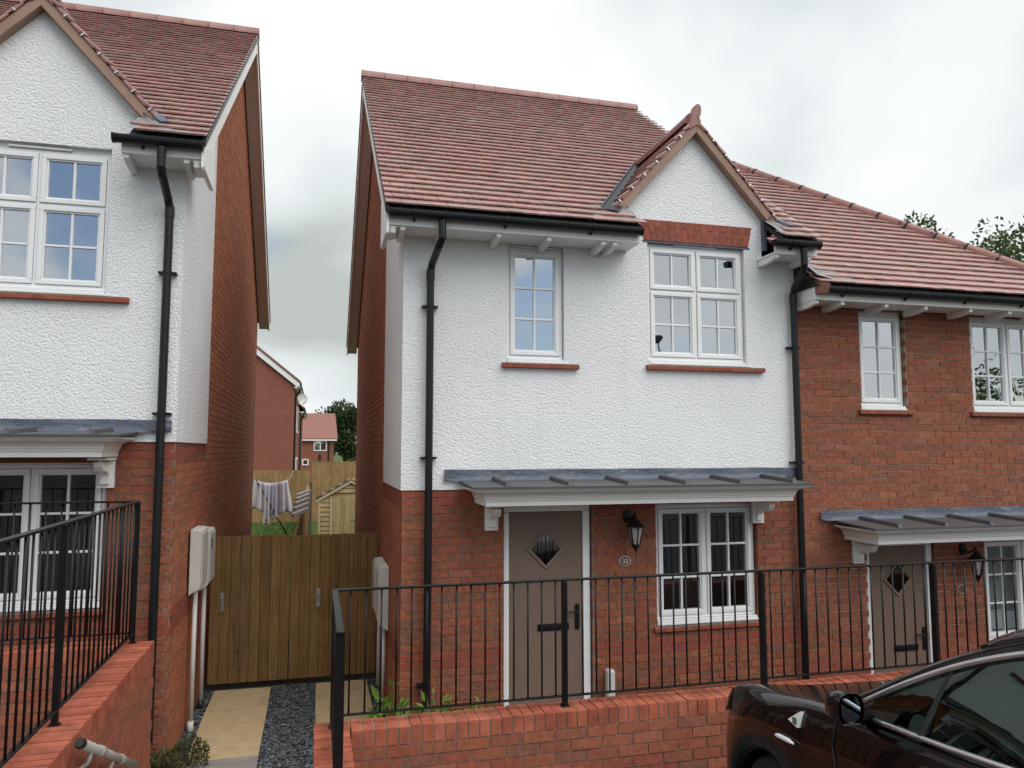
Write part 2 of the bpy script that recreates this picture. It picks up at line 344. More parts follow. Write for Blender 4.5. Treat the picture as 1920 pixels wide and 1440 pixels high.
for nm, c in dict(cl_white=(.82,.82,.84), cl_pale=(.74,.74,.80), cl_grey=(.46,.47,.49), cl_lilac=(.62,.60,.72), cl_mauve=(.52,.45,.51), cl_blue=(.62,.66,.78)).items():
    M[nm] = noisy(nm, [tuple(k*.94 for k in c), c], 6, .9)
def brickwall_far(name, bw=.225, bh=.075):
    m = mat(name, (.3,.1,.06), .9, spec=.2); t = m.node_tree; b = t.nodes['Principled BSDF']
    g = N(t, 'ShaderNodeNewGeometry'); sx = N(t, 'ShaderNodeSeparateXYZ'); t.links.new(g.outputs['Position'], sx.inputs[0])
    ad = N(t, 'ShaderNodeMath', operation='ADD'); t.links.new(sx.outputs[0], ad.inputs[0]); t.links.new(sx.outputs[1], ad.inputs[1])
    cx = N(t, 'ShaderNodeCombineXYZ'); t.links.new(ad.outputs[0], cx.inputs[0]); t.links.new(sx.outputs[2], cx.inputs[1])
    br = N(t, 'ShaderNodeTexBrick'); br.inputs['Scale'].default_value = 1; br.inputs['Brick Width'].default_value = bw; br.inputs['Row Height'].default_value = bh; br.inputs['Mortar Size'].default_value = .006
    br.inputs['Color1'].default_value = (.26,.088,.062,1); br.inputs['Color2'].default_value = (.22,.078,.056,1); br.inputs['Mortar'].default_value = (.30,.15,.11,1)
    t.links.new(cx.outputs[0], br.inputs['Vector']); t.links.new(br.outputs['Color'], b.inputs['Base Color'])
    return m
M['brick_far'] = brickwall_far('far_brickwork')
def tiles_far():
    m = mat('far_roof_tiles', (.35,.15,.11), .7, spec=.3); t = m.node_tree; b = t.nodes['Principled BSDF']
    g = N(t, 'ShaderNodeNewGeometry'); w = N(t, 'ShaderNodeTexWave'); w.wave_type = 'BANDS'; w.bands_direction = 'Z'; w.inputs['Scale'].default_value = 3.0; w.inputs['Distortion'].default_value = .3
    t.links.new(g.outputs['Position'], w.inputs['Vector'])
    r = N(t, 'ShaderNodeValToRGB'); r.color_ramp.elements[0].color = (.24,.11,.088,1); r.color_ramp.elements[1].color = (.30,.145,.115,1)
    t.links.new(w.outputs[0], r.inputs[0]); t.links.new(r.outputs[0], b.inputs['Base Color']); return m
M['tile_far'] = tiles_far()

# ================================================================ counted pieces (bricks, tiles, boards)
_CUBE = np.array([(x,y,z,1) for z in (-.5,.5) for y in (-.5,.5) for x in (-.5,.5)])
_CF = np.array([(0,2,3,1),(4,5,7,6),(0,1,5,4),(1,3,7,5),(3,2,6,7),(2,0,4,6)])
_unit = {}
def unit(name, m):
    k = (name, m.name)
    if k not in _unit:
        me = bpy.data.meshes.new(name); me.from_pydata([tuple(v[:3]) for v in _CUBE], [], [tuple(f) for f in _CF]); me.materials.append(m); _unit[k] = me
    return _unit[k]
def joined(name, mats_list, mk):
    """one mesh from (4x4, material key) pieces"""
    Ms = np.array([p[0] for p in mk]); V = np.einsum('nij,kj->nki', Ms, _CUBE)[:, :, :3].reshape(-1, 3)
    n = len(mk); F = (_CF[None]+(np.arange(n)*8)[:, None, None]).reshape(-1, 4)
    me = bpy.data.meshes.new(name)
    me.vertices.add(len(V)); me.vertices.foreach_set('co', V.ravel().astype(np.float32))
    me.loops.add(F.size); me.loops.foreach_set('vertex_index', F.ravel().astype(np.int32))
    me.polygons.add(len(F)); me.polygons.foreach_set('loop_start', np.arange(0, F.size, 4, dtype=np.int32))
    keys = sorted(set(p[1] for p in mk)); idx = {k: i for i, k in enumerate(keys)}
    for k in keys: me.materials.append(M[k])
    me.polygons.foreach_set('material_index', np.repeat([idx[p[1]] for p in mk], 6).astype(np.int32))
    me.polygons.foreach_set('use_smooth', np.zeros(len(F), bool)); me.update(); me.validate(); return me
class Pieces:
    def __init__(s, name): s.name = name; s.p = []
    def box(s, x0, x1, y0, y1, z0, z1, key, parent, face='y'):
        m = np.diag([x1-x0, y1-y0, z1-z0, 1.0]); m[:3, 3] = [(x0+x1)/2, (y0+y1)/2, (z0+z1)/2]
        ax = {'y': ((x1-x0,0,0),(0,0,z1-z0)), 'x': ((0,y1-y0,0),(0,0,z1-z0)), 'z': ((x1-x0,0,0),(0,y1-y0,0))}[face]
        s.p.append((m, key, parent, shown(m[:3, 3], ax)))
    def mat4(s, m, key, parent): s.p.append((m, key, parent, shown(m[:3, 3], (m[:3, 0], m[:3, 1]))))
    def emit(s, limit=300):
        s.p.sort(key=lambda q: -q[3])
        top = [q for q in s.p[:limit] if q[3] > 40]; rest = s.p[len(top):]
        inv = {}
        for m, key, par, a in top:
            o = bpy.data.objects.new(s.name, unit(s.name, M[key])); COL.objects.link(o)
            o.matrix_basis = Matrix(m.tolist())
            if par not in inv: inv[par] = world_of(par).inverted()
            o.parent = par; o.matrix_parent_inverse = inv[par]
        if rest:
            par = rest[0][2]
            o = bpy.data.objects.new(s.name, joined(s.name, None, [(q[0], q[1]) for q in rest])); link(o, par, kind='stuff')
def rminus(rects, h):
    """rectangles minus a hole"""
    res = []
    for (a, b, c, d) in rects:
        if h[1] <= a or h[0] >= b or h[3] <= c or h[2] >= d: res.append((a,b,c,d)); continue
        if h[0] > a: res.append((a, h[0], c, d))
        if h[1] < b: res.append((h[1], b, c, d))
        u0, u1 = max(a, h[0]), min(b, h[1])
        if h[2] > c: res.append((u0, u1, c, h[2]))
        if h[3] < d: res.append((u0, u1, h[3], d))
    return res
def lay_bricks(P, parent, u0, u1, z0, z1, at, holes=(), red=(), keyf='brick', ph=0, inside=None, L=.225, Hc=.075):
    """stretcher bond from the top course at z1 downwards; at(u0,u1,z0,z1,key) places one brick"""
    k = 0; z = z1
    while z > z0+.02:
        lo = max(z-Hc+.010, z0)
        u = u0-(L/2 if (k+ph) % 2 else 0)
        while u < u1-.01:
            a, b = max(u, u0), min(u+L-.010, u1)
            if b-a > .03:
                rs = [(a, b, lo, z)]
                for h in holes: rs = rminus(rs, h)
                for (p, q, r, t) in rs:
                    if q-p > .025 and t-r > .02 and (inside is None or inside((p+q)/2, (r+t)/2)):
                        at(p, q, r, t, 'brick_red' if k in red else keyf)
            u += L
        z -= Hc; k += 1
def front_at(P, parent, y, jit=.0022):
    def at(a, b, r, t, key):
        j = random.uniform(-jit, jit); P.box(a, b, y+j, y+.10, r, t, key, parent, 'y')
    return at
def side_at(P, parent, xs, s, jit=.002):
    def at(a, b, r, t, key):
        j = random.uniform(-jit, jit); x0, x1 = sorted((xs+s*j, xs-s*.10)); P.box(x0, x1, a, b, r, t, key, parent, 'x')
    return at
def sheet_y(mb, x0, x1, z0, z1, y, holes, deep=.12):
    """front sheet facing -Y with openings and their reveals"""
    xs = sorted({x0, x1, *[v for h in holes for v in h[:2] if x0 < v < x1]}); zs = sorted({z0, z1, *[v for h in holes for v in h[2:] if z0 < v < z1]})
    for a, b in zip(xs, xs[1:]):
        for c, d in zip(zs, zs[1:]):
            if any(h[0] <= (a+b)/2 <= h[1] and h[2] <= (c+d)/2 <= h[3] for h in holes): continue
            mb.add([(a,y,c),(b,y,c),(b,y,d),(a,y,d)], [(0,1,2,3)])
    for h in holes:
        a, b, c, d = max(h[0],x0), min(h[1],x1), max(h[2],z0), min(h[3],z1)
        if b <= a or d <= c: continue
        e = y+deep
        mb.add([(a,y,c),(a,e,c),(a,e,d),(a,y,d)], [(3,2,1,0)]); mb.add([(b,y,c),(b,e,c),(b,e,d),(b,y,d)], [(0,1,2,3)])
        if d < z1+.5: mb.add([(a,y,d),(b,y,d),(b,e,d),(a,e,d)], [(0,1,2,3)])
        mb.add([(a,y,c),(b,y,c),(b,e,c),(a,e,c)], [(3,2,1,0)])
    return mb
TG, TW, TT = .160, .142, .016       # tile gauge, width, thickness
def lay_tiles(P, parent, O, u, v, nu, nv, keep, key='tile', ph=0, ulim=None):
    O, u, v = Vector(O), Vector(u).normalized(), Vector(v).normalized(); n = u.cross(v)
    if n.z < 0: n = -n
    L = TG*1.32
    for i in range(nv):
        for j in range(-1, nu+1):
            uc = (j+.5+(.5 if (i+ph) % 2 else 0))*TW; vc = i*TG; tw = TW
            if ulim:
                a, b = max(uc-TW/2, ulim[0]), min(uc+TW/2, ulim[1])
                if b-a < .03: continue
                uc, tw = (a+b)/2, b-a
            mid = O+u*uc+v*(vc+TG*.5)
            if not keep(mid): continue
            rs = TT*1.32+.011+random.uniform(-.0015, .0035)
            yv = v*L-n*rs; c = O+u*(uc+random.uniform(-.0015,.0015))+v*(vc+L/2+random.uniform(-.002,.002))+n*(TT/2+rs/2)
            m = np.eye(4); m[:3,0] = (u+n*random.uniform(-.006,.006))*(tw-.004); m[:3,1] = yv; m[:3,2] = n*TT; m[:3,3] = c
            P.mat4(m, key, parent)
def half_round(mb, p, q, r, n=8, up=(0,0,1)):
    """ridge tile: a half-round shell from p to q"""
    p, q = Vector(p), Vector(q); d = (q-p).normalized(); x = d.cross(Vector(up)).normalized(); w = x.cross(d)
    rows = []
    for (c, rr) in ((p, r*1.03), (p+(q-p)*.06, r*1.03), (p+(q-p)*.07, r), (q, r)):
        rows.append([c+x*rr*math.cos(t)+w*(rr*math.sin(t)) for t in np.linspace(-.25, math.pi+.25, n+1)])
    mb.grid(rows)
    k = len(rows[0])
    for e in (rows[0], rows[-1]): mb.add(e, [tuple(range(k))])
    return mb
def ridge_run(parent, p, q, r, seg=.45, key='ridge', name='ridge_tile', clips=False):
    p, q = Vector(p), Vector(q); L = (q-p).length; n = max(1, round(L/seg)); d = (q-p)/n
    for i in range(n):
        a = p+d*i; b = p+d*(i+1)-d.normalized()*.006
        half_round(MB(), a, b, r).build(name, M[key], parent, smooth=True)
        if clips and i:
            MB().bar(a-d.normalized()*.018, a+d.normalized()*.018, .05, .016).build('hip_clip', M['black'], parent) if False else \
            half_round(MB(), a-d.normalized()*.014, a+d.normalized()*.014, r*1.07).build('hip_clip', M['black'], parent, smooth=True)

# ================================================================ windows, doors, canopies
def frame_ring(mb, x0, x1, z0, z1, y0, y1, w):
    mb.box(x0, x1, y0, y1, z1-w, z1); mb.box(x0, x1, y0, y1, z0, z0+w); mb.box(x0, x0+w, y0, y1, z0+w, z1-w); mb.box(x1-w, x1, y0, y1, z0+w, z1-w); return mb
def window(root, x0, x1, z0, z1, kind, y=7.115, low=False, vent=True, drop=.05, backing='room'):
    """uPVC casement: frame > sash, pane, glazing_bar, vent; the brick sill is a part of the house"""
    fw = .034; mb = frame_ring(MB(), x0, x1, z0, z1, y, y+.07, fw)
    if kind == 'single': cells = [(x0+fw, x1-fw, z0+fw, z1-fw, 2, 3)]
    else:
        xm = (x0+x1)/2; mb.box(xm-.012, xm+.012, y, y+.07, z0+fw, z1-fw)
        if kind == 'double': cells = [(x0+fw, xm-.012, z0+fw, z1-fw, 2, 3), (xm+.012, x1-fw, z0+fw, z1-fw, 2, 3)]
        else:
            zt = z0+(z1-z0)*.605; mb.box(x0+fw, xm-.012, y, y+.07, zt-.012, zt+.012); mb.box(xm+.012, x1-fw, y, y+.07, zt-.012, zt+.012)
            cells = [(a, b, c, d, 2, r) for a, b in ((x0+fw, xm-.012), (xm+.012, x1-fw)) for c, d, r in ((z0+fw, zt-.012, 2), (zt+.012, z1-fw, 1))]
    mb.box(x0-.0, x1+.0, y-.045, y+.05, z0-drop, z0-.003)          # white sub-sill
    mb.box(x0+.03, x1+.045, y-.052, y-.0455, z0-drop, z0-drop*.55)
    w = mb.build('window', M['upvc'], root, bevel=.004)
    if vent:
        xm = (x0+x1)/2 if kind != 'single' else (x0+x1)/2-.01; hw = (x1-x0)*(.22 if kind != 'single' else .40)
        MB().box(xm-hw, xm+hw, y-.022, y-.001, z1+.006, z1+.022).build('vent', M['upvc'], w, bevel=.003)
        MB().box(x0, x1, y+.004, y+.06, z1+.001, z1+.05).build('head_strip', M['upvc'], w)
    g = M['glass_low'] if low else M['glass']
    for (a, b, c, d, nc, nr) in cells:
        sw = .052; s = MB(); ys = y-.014
        # sloped sash section: outer ring proud, inner bead lower
        frame_ring(s, a+.003, b-.003, c+.003, d-.003, ys, y+.05, sw*.72); frame_ring(s, a+sw*.72+.003, b-sw*.72-.003, c+sw*.72+.003, d-sw*.72-.003, ys+.012, y+.05, sw*.28)
        s.build('sash', M['upvc'], w, bevel=.004)
        a2, b2, c2, d2 = a+sw+.003, b-sw-.003, c+sw+.003, d-sw-.003; bw = .020
        pw, ph = (b2-a2)/nc, (d2-c2)/nr
        for i in range(1, nc): MB().box(a2+pw*i-bw/2, a2+pw*i+bw/2, ys+.014, y+.045, c2, d2).build('glazing_bar', M['upvc'], w, bevel=.004)
        for k in range(1, nr):
            for i in range(nc): MB().box(a2+pw*i+(bw/2 if i else 0), a2+pw*(i+1)-(bw/2 if i < nc-1 else 0), ys+.016, y+.043, c2+ph*k-bw/2, c2+ph*k+bw/2).build('glazing_bar', M['upvc'], w, bevel=.004)
        for i in range(nc):
            for k in range(nr):
                tx, tz = random.uniform(-.0012, .0012), random.uniform(-.0012, .0012)
                p = [(a2+pw*i, c2+ph*k), (a2+pw*(i+1), c2+ph*k), (a2+pw*(i+1), c2+ph*(k+1)), (a2+pw*i, c2+ph*(k+1))]
                MB().add([(px, y+.018+tx*(1 if px > a2+pw*i+.01 else -1)+tz*(1 if pz > c2+ph*k+.01 else -1), pz) for px, pz in p], [(0,1,2,3)]).build('pane', g, w)
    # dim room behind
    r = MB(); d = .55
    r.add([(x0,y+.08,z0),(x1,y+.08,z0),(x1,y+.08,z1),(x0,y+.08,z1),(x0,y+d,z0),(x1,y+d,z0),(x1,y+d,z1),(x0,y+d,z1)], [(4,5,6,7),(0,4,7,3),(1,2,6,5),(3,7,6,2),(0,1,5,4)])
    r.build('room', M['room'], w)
    if backing == 'blind':
        b = MB(); k = z0+.10
        while k < z1-.05: b.bar((x0+.05, y+.13, k), (x1-.05, y+.13, k), .021, .0016, (0, -.55, .83)); k += .021
        b.build('blind', M['blind'], w)
    if backing == 'curtain':
        for a, b_ in ((x0+.04, x0+(x1-x0)*.36), (x1-(x1-x0)*.36, x1-.04)):
            rows = [[(xx, y+.16+.012*math.sin(xx*70), zz) for xx in np.linspace(a, b_, 40)] for zz in (z0+.05, z1-.03)]
            MB().grid(rows).build('curtain', M['curtain'], w, smooth=True)
    return w
def sill_tiles(root, x0, x1, z, y=7.07, key='brick_red', proud=.05, h=.05):
    h_ = MB().box(x0+.002, x1-.002, y-proud+.006, y+.06, z-h, z-.004).build('window_sill', M['mortar_dark'], root)
    n = round((x1-x0)/.105); w = (x1-x0)/n
    for i in range(n):
        a, b = x0+i*w+.0015, x0+(i+1)*w-.0015
        MB().prism([(y-proud, z-h-.002), (y-proud, z-.016), (y+.05, z), (y+.05, z-h-.002)], 'x', a, b).build('sill_tile', M[key], h_, bevel=.002)
def door(root, x0, x1, z0, z1, y=7.12):
    fw = .052; mb = MB(); mb.box(x0, x0+fw, y, y+.07, z0, z1-.065); mb.box(x1-fw-.02, x1, y, y+.07, z0, z1-.065); mb.box(x0, x1, y, y+.07, z1-.062, z1)
    mb.box(x0+fw+.002, x1-fw-.022, y+.02, y+.07, z0-.03, z0+.02)
    f = mb.build('door_frame', M['upvc'], root, bevel=.004)
    a, b = x0+fw+.004, x1-fw-.024; c = (a+b)/2
    d = MB().box(a, b, y+.026, y+.066, z0+.025, z1-.068).build('door', M['door'], root, bevel=.002)
    zc = z0+(z1-z0)*.775; ro, ri = .198, .156; yy = y+.026
    t = MB()
    P = lambda r: [(c, zc+r), (c+r, zc), (c, zc-r), (c-r, zc)]
    o, i_ = P(ro), P(ri)
    v = [(x, yy-.016, z) for x, z in P(ro-.012)]+[(x, yy-.010, z) for x, z in i_]+[(x, yy+.001, z) for x, z in o]+[(x, yy+.001, z) for x, z in i_]
    t.add(v, [(k, (k+1)%4, 4+(k+1)%4, 4+k) for k in range(4)]+[(k, 8+k, 8+(k+1)%4, (k+1)%4) for k in range(4)]+[(4+k, 4+(k+1)%4, 12+(k+1)%4, 12+k) for k in range(4)])
    t.build('diamond_trim', M['doortrim'], d, fix=True)
    MB().add([(x, yy-.003, z) for x, z in P(ri+.002)], [(0,1,2,3)]).build('diamond_pane', M['diamond'], d)
    le = MB()
    for dx in (-.045, .04): le.box(c+dx-.004, c+dx+.004, yy-.007, yy-.0035, zc-ri+.06, zc+ri-.06)
    le.build('lead_strip', M['black'], d)
    zl = z0+(z1-z0)*.385
    l = MB().box(c-.085, c+.235-.0, yy-.012, yy-.001, zl-.033, zl+.033); l.box(c-.06, c+.21, yy-.018, yy-.0125, zl-.02, zl+.02)
    l.build('letterbox', M['black'], d, bevel=.004)
    xh = b-.055; zh = z0+(z1-z0)*.435
    h = MB(); h.prism([(xh-.022, zh-.12), (xh-.01, zh-.135), (xh+.01, zh-.135), (xh+.022, zh-.12), (xh+.022, zh+.10), (xh+.01, zh+.115), (xh-.01, zh+.115), (xh-.022, zh+.10)], 'y', yy-.012, yy-.001)
    h.tube([(xh, yy-.012, zh+.045), (xh, yy-.05, zh+.045), (xh-.03, yy-.056, zh+.045), (xh-.13, yy-.05, zh+.042)], .010, 8)
    h.build('handle', M['black'], d)
    MB().lathe([(.006,-.006),(.006,.006)], (xh-.005, yy-.004, z0+(z1-z0)*.705), 10).build('door_viewer', M['trim'], d)
    return d
M['diamond'] = glass('dark_diamond_glass', .10, (.10,.12,.11))
def canopy(root, xl, xr, y0, zb):
    """moulded white canopy under a sheet roof with rolls; xl/xr/y0 = lower moulding edge, zb = its bottom"""
    prof = [(0,0),(0,.042),(.010,.046),(.010,.060),(.016,.064),(.022,.085),(.036,.105),(.062,.120),(.092,.126),(.104,.128),(.104,.140),(.128,.142),(.128,.158)]
    hi = M['paint']; mb = MB(); yw = 7.069
    rows = []
    for o, h in prof: rows.append([(xl-o, yw, zb+h), (xl-o, y0-o, zb+h), (xr+o, y0-o, zb+h), (xr+o, yw, zb+h)])
    mb.grid(rows)
    mb.add([(xl,yw,zb),(xl,y0,zb),(xr,y0,zb),(xr,yw,zb)], [(0,1,2,3)])
    c = mb.build('canopy', hi, root, fix=False)
    b = c.modifiers.new('bevel', 'BEVEL'); b.width = .003; b.segments = 1
    o = .152; zr = zb+.158; zt = zb+.212
    r = MB(); x0, x1, yf = xl-o, xr+o, y0-o
    r.add([(x0,yf,zr),(x1,yf,zr),(x1,yw,zt-.02),(x0,yw,zt-.02),(x0,yf,zr+.020),(x1,yf,zr+.020),(x1,yw,zt),(x0,yw,zt)], [(0,3,2,1),(4,5,6,7),(0,1,5,4),(1,2,6,5),(2,3,7,6),(3,0,4,7)])
    r.build('canopy_roof', M['lead_roof'], c)
    k = xl+.18
    while k < xr+.05:
        sl = (zt-zr-.02)/(yw-yf); pts = []
        p = MB(); yA, yB = yf+.035, yw-.05
        zA, zB = zr+.0205+(yA-yf)*sl, zr+.0205+(yB-yf)*sl
        p.prism([(-.026, 0), (.026, 0), (.020, .030), (.012, .040), (-.012, .040), (-.020, .030)], 'y', 0, 1)
        p.v = [(k+v[0], yA+(yB-yA)*v[1]+(.018 if (v[2] > .02 and v[1] == 0) else 0), (zA if v[1] == 0 else zB)+v[2]) for v in p.v]
        p.build('canopy_roll', M['lead_roof'], c); k += .58
    # lead flashing dressed down the wall, a little uneven along its top and skirt
    xa, xb = xl-.30, xr+.42; n = 40; rows = []
    for (dy, dz, am) in ((-.012, .315, .003), (-.016, .27, .004), (-.015, .225, .004), (-.034, .212, .003), (-.075, .206, .004)):
        rr = []
        for i in range(n+1):
            x = xa+(xb-xa)*i/n
            yy = 7.05+dy+am*math.sin(x*9+dz*40)*1.2; zz = zb+dz+am*(math.sin(x*6.1)+.6*math.sin(x*17))*.6
            if dy < -.03 and not (x0 < x < x1): yy = 7.05-.016; zz = zb+.207
            rr.append((x, yy, zz))
        rows.append(rr)
    f = MB().grid(rows); f.build('flashing', M['lead'], c, smooth=True)
    for bx in (xl+.10, xr-.15): bracket(c, bx, zb)
    return c
def bracket(parent, x, zb, w=.13, h=.26):
    b = MB().box(x, x+w, 7.045, 7.083, zb-.006-h, zb-.03)
    c0, c1 = x+.030, x+w-.030
    pr = [(7.046,-.045),(6.80,-.045)]
    # S-curve: bulge under the moulding, hollow below, straight foot
    for t in np.linspace(0, 1, 9): pr.append((6.80+.035*math.sin(t*math.pi*.5)*1.0-.02*math.sin(t*math.pi), -.045-.075*t))
    for t in np.linspace(.15, 1, 7): pr.append((6.835+.165*math.sin(t*math.pi/2), -.12-.035*t**2))
    pr += [(7.012,-.165),(7.014,-.232),(7.046,-.236)]
    b.prism([(y, zb+z) for y, z in pr], 'x', c0, c1)
    b.box(x-.012, x+w+.012, 6.775, 7.069, zb-.030, zb-.008)
    return b.build('bracket', M['paint'], parent, bevel=.003)
def gutter(root, x0, x1, y, z, caps=(True, True), every=.9, r=.047):
    rows = []
    prof = [(y-r, z)]+[(y-r*math.cos(t), z-.012-r*1.1*math.sin(t)) for t in np.linspace(0.05, math.pi-.05, 9)]+[(y+r, z)]
    inn = [(y+r-.004, z)]+[(y+(r-.004)*math.cos(t), z-.012-(r*1.1-.004)*math.sin(t)) for t in np.linspace(0.05, math.pi-.05, 9)]+[(y-r+.004, z)]
    g = MB(); pts = prof+inn; g.grid([[(x, a, b) for a, b in pts+[pts[0]]] for x in (x0, x1)])
    for xx, c in zip((x0, x1), caps):
        if c: g.prism([(a, b) for a, b in [(y-r-.004, z+.003)]+[(y-(r+.004)*math.cos(t), z-.012-(r*1.1+.004)*math.sin(t)) for t in np.linspace(.05, math.pi-.05, 9)]+[(y+r+.004, z+.003)]], 'x', xx-.006, xx+.014)
    o = g.build('gutter', M['black'], root, fix=True)
    k = x0+.22
    while k < x1-.1:
        b = MB(); b.prism([(y-r-.006, z+.004)]+[(y-(r+.007)*math.cos(t), z-.012-(r*1.1+.007)*math.sin(t)) for t in np.linspace(.05, math.pi-.05, 9)]+[(y+r+.006, z+.004)], 'x', k-.012, k+.012)
        b.box(k-.010, k+.010, y+.03, y+r+.004, z-.085, z-.05); b.build('gutter_bracket', M['black'], o); k += every
    return o
def downpipe(root, pts, clips, r=.036, sock=()):
    p = MB()
    # rounded square section drawn as an octagonal tube between bends
    p.tube(pts, r, 12); o = p.build('downpipe', M['black'], root, smooth=False)
    for s in sock: MB().tube([s-Vector((0,0,.05)), s+Vector((0,0,.05))], r*1.14, 12).build('pipe_socket', M['black'], o)
    for c in clips:
        b = MB().tube([c-Vector((0,0,.013)), c+Vector((0,0,.013))], r*1.13, 12); b.box(c.x-.075, c.x+.075, c.y+.012, 7.069, c.z-.010, c.z+.010)
        b.tube([c+Vector((-.068,-.0,0)), c+Vector((-.068,.015,0))], .009, 8); b.tube([c+Vector((.068,-.0,0)), c+Vector((.068,.015,0))], .009, 8)
        b.build('pipe_clip', M['black'], o)
    return o
def corbel(root, x, zb, w=.046):
    pr = [(6.745,0),(6.745,-.040)]+[(6.745+.22*t, -.040-.030*math.sin(t*math.pi*.5)) for t in np.linspace(.1, 1, 6)]+[(7.068,-.070),(7.068,0)]
    return MB().prism([(y, zb+z) for y, z in pr], 'x', x-w/2, x+w/2).build('corbel', M['paint'], root, bevel=.003)
def lantern(name, label, group, x, z, y=7.083):
    o = thing(name, label, 'wall lantern', (x, y, z), group)
    i = 'black'
    m = MB(); m.prism([(x+.052*math.cos(t), z+.085+.068*math.sin(t)) for t in np.linspace(0, 2*math.pi, 17)[:-1]], 'y', y-.018, y); m.prism([(x+.036*math.cos(t), z+.085+.050*math.sin(t)) for t in np.linspace(0, 2*math.pi, 17)[:-1]], 'y', y-.034, y-.018)
    m.build('back_plate', M[i], o, bevel=.004)
    a = MB().tube([(x, y-.03, z+.075), (x+.004, y-.07, z+.055), (x+.008, y-.12, z+.075), (x+.01, y-.155, z+.11), (x+.01, y-.175, z+.095), (x+.01, y-.18, z+.07)], .011, 8)
    a.lathe([(.0,.03),(.008,.024),(.012,.012),(.006,.0)], (x+.01, y-.155, z+.115), 8); a.build('arm', M[i], o, smooth=True)
    c = Vector((x+.01, y-.18, z))
    MB().lathe([(.012,.082),(.022,.072),(.040,.058),(.055,.036),(.078,.014),(.098,.002),(.098,-.006),(.082,-.008)], c, 6).build('hood', M[i], o)
    MB().lathe([(.070,-.010),(.036,-.175)], c, 6).build('lantern_glass', M['frost'], o)
    rb = MB()
    for k in range(6):
        t = 2*math.pi*(k+.5)/6; d = Vector((math.cos(t), math.sin(t), 0)); rb.bar(c+d*.074+Vector((0,0,-.008)), c+d*.039+Vector((0,0,-.178)), .010)
    rb.build('rib', M[i], o)
    MB().lathe([(.044,-.172),(.044,-.185),(.036,-.20),(.022,-.222),(.010,-.236),(.006,-.262),(.0,-.268)], c, 6).build('base_finial', M[i], o)
    return o
def text_mesh(s, size, depth=.0015):
    cu = bpy.data.curves.new('digits', 'FONT'); cu.body = s; cu.size = size; cu.extrude = depth; cu.align_x = 'CENTER'; cu.align_y = 'CENTER'
    o = bpy.data.objects.new('digits', cu); COL.objects.link(o); dg = bpy.context.evaluated_depsgraph_get()
    me = bpy.data.meshes.new_from_object(o.evaluated_get(dg)); COL.objects.unlink(o); bpy.data.objects.remove(o); return me
def number_plate(label, x, z, txt, y=7.083, group=None):
    o = thing('house_number_plate', label, 'number plate', (x, y, z), group)
    el = lambda a, b: [(x+a*math.cos(t), z+b*math.sin(t)) for t in np.linspace(0, 2*math.pi, 33)[:-1]]
    MB().prism(el(.068, .052), 'y', y-.010, y).build('rim', M['plate_rim'], o, bevel=.002)
    MB().prism(el(.056, .041), 'y', y-.013, y-.0105).build('plate', M['plate'], o)
    if txt:
        me = text_mesh(txt, .062); me.materials.clear(); me.materials.append(M['digit'])
        d = bpy.data.objects.new('digits', me); d.location = (x, y-.0155, z-.002); d.rotation_euler = (R(90), 0, 0); link(d, o)
        for s in (-1, 1): MB().prism([(x+s*.044+.005*math.cos(t), z+.005*math.sin(t)) for t in np.linspace(0, 2*math.pi, 9)[:-1]], 'y', y-.0155, y-.0132).build('dot', M['digit'], o)
    return o

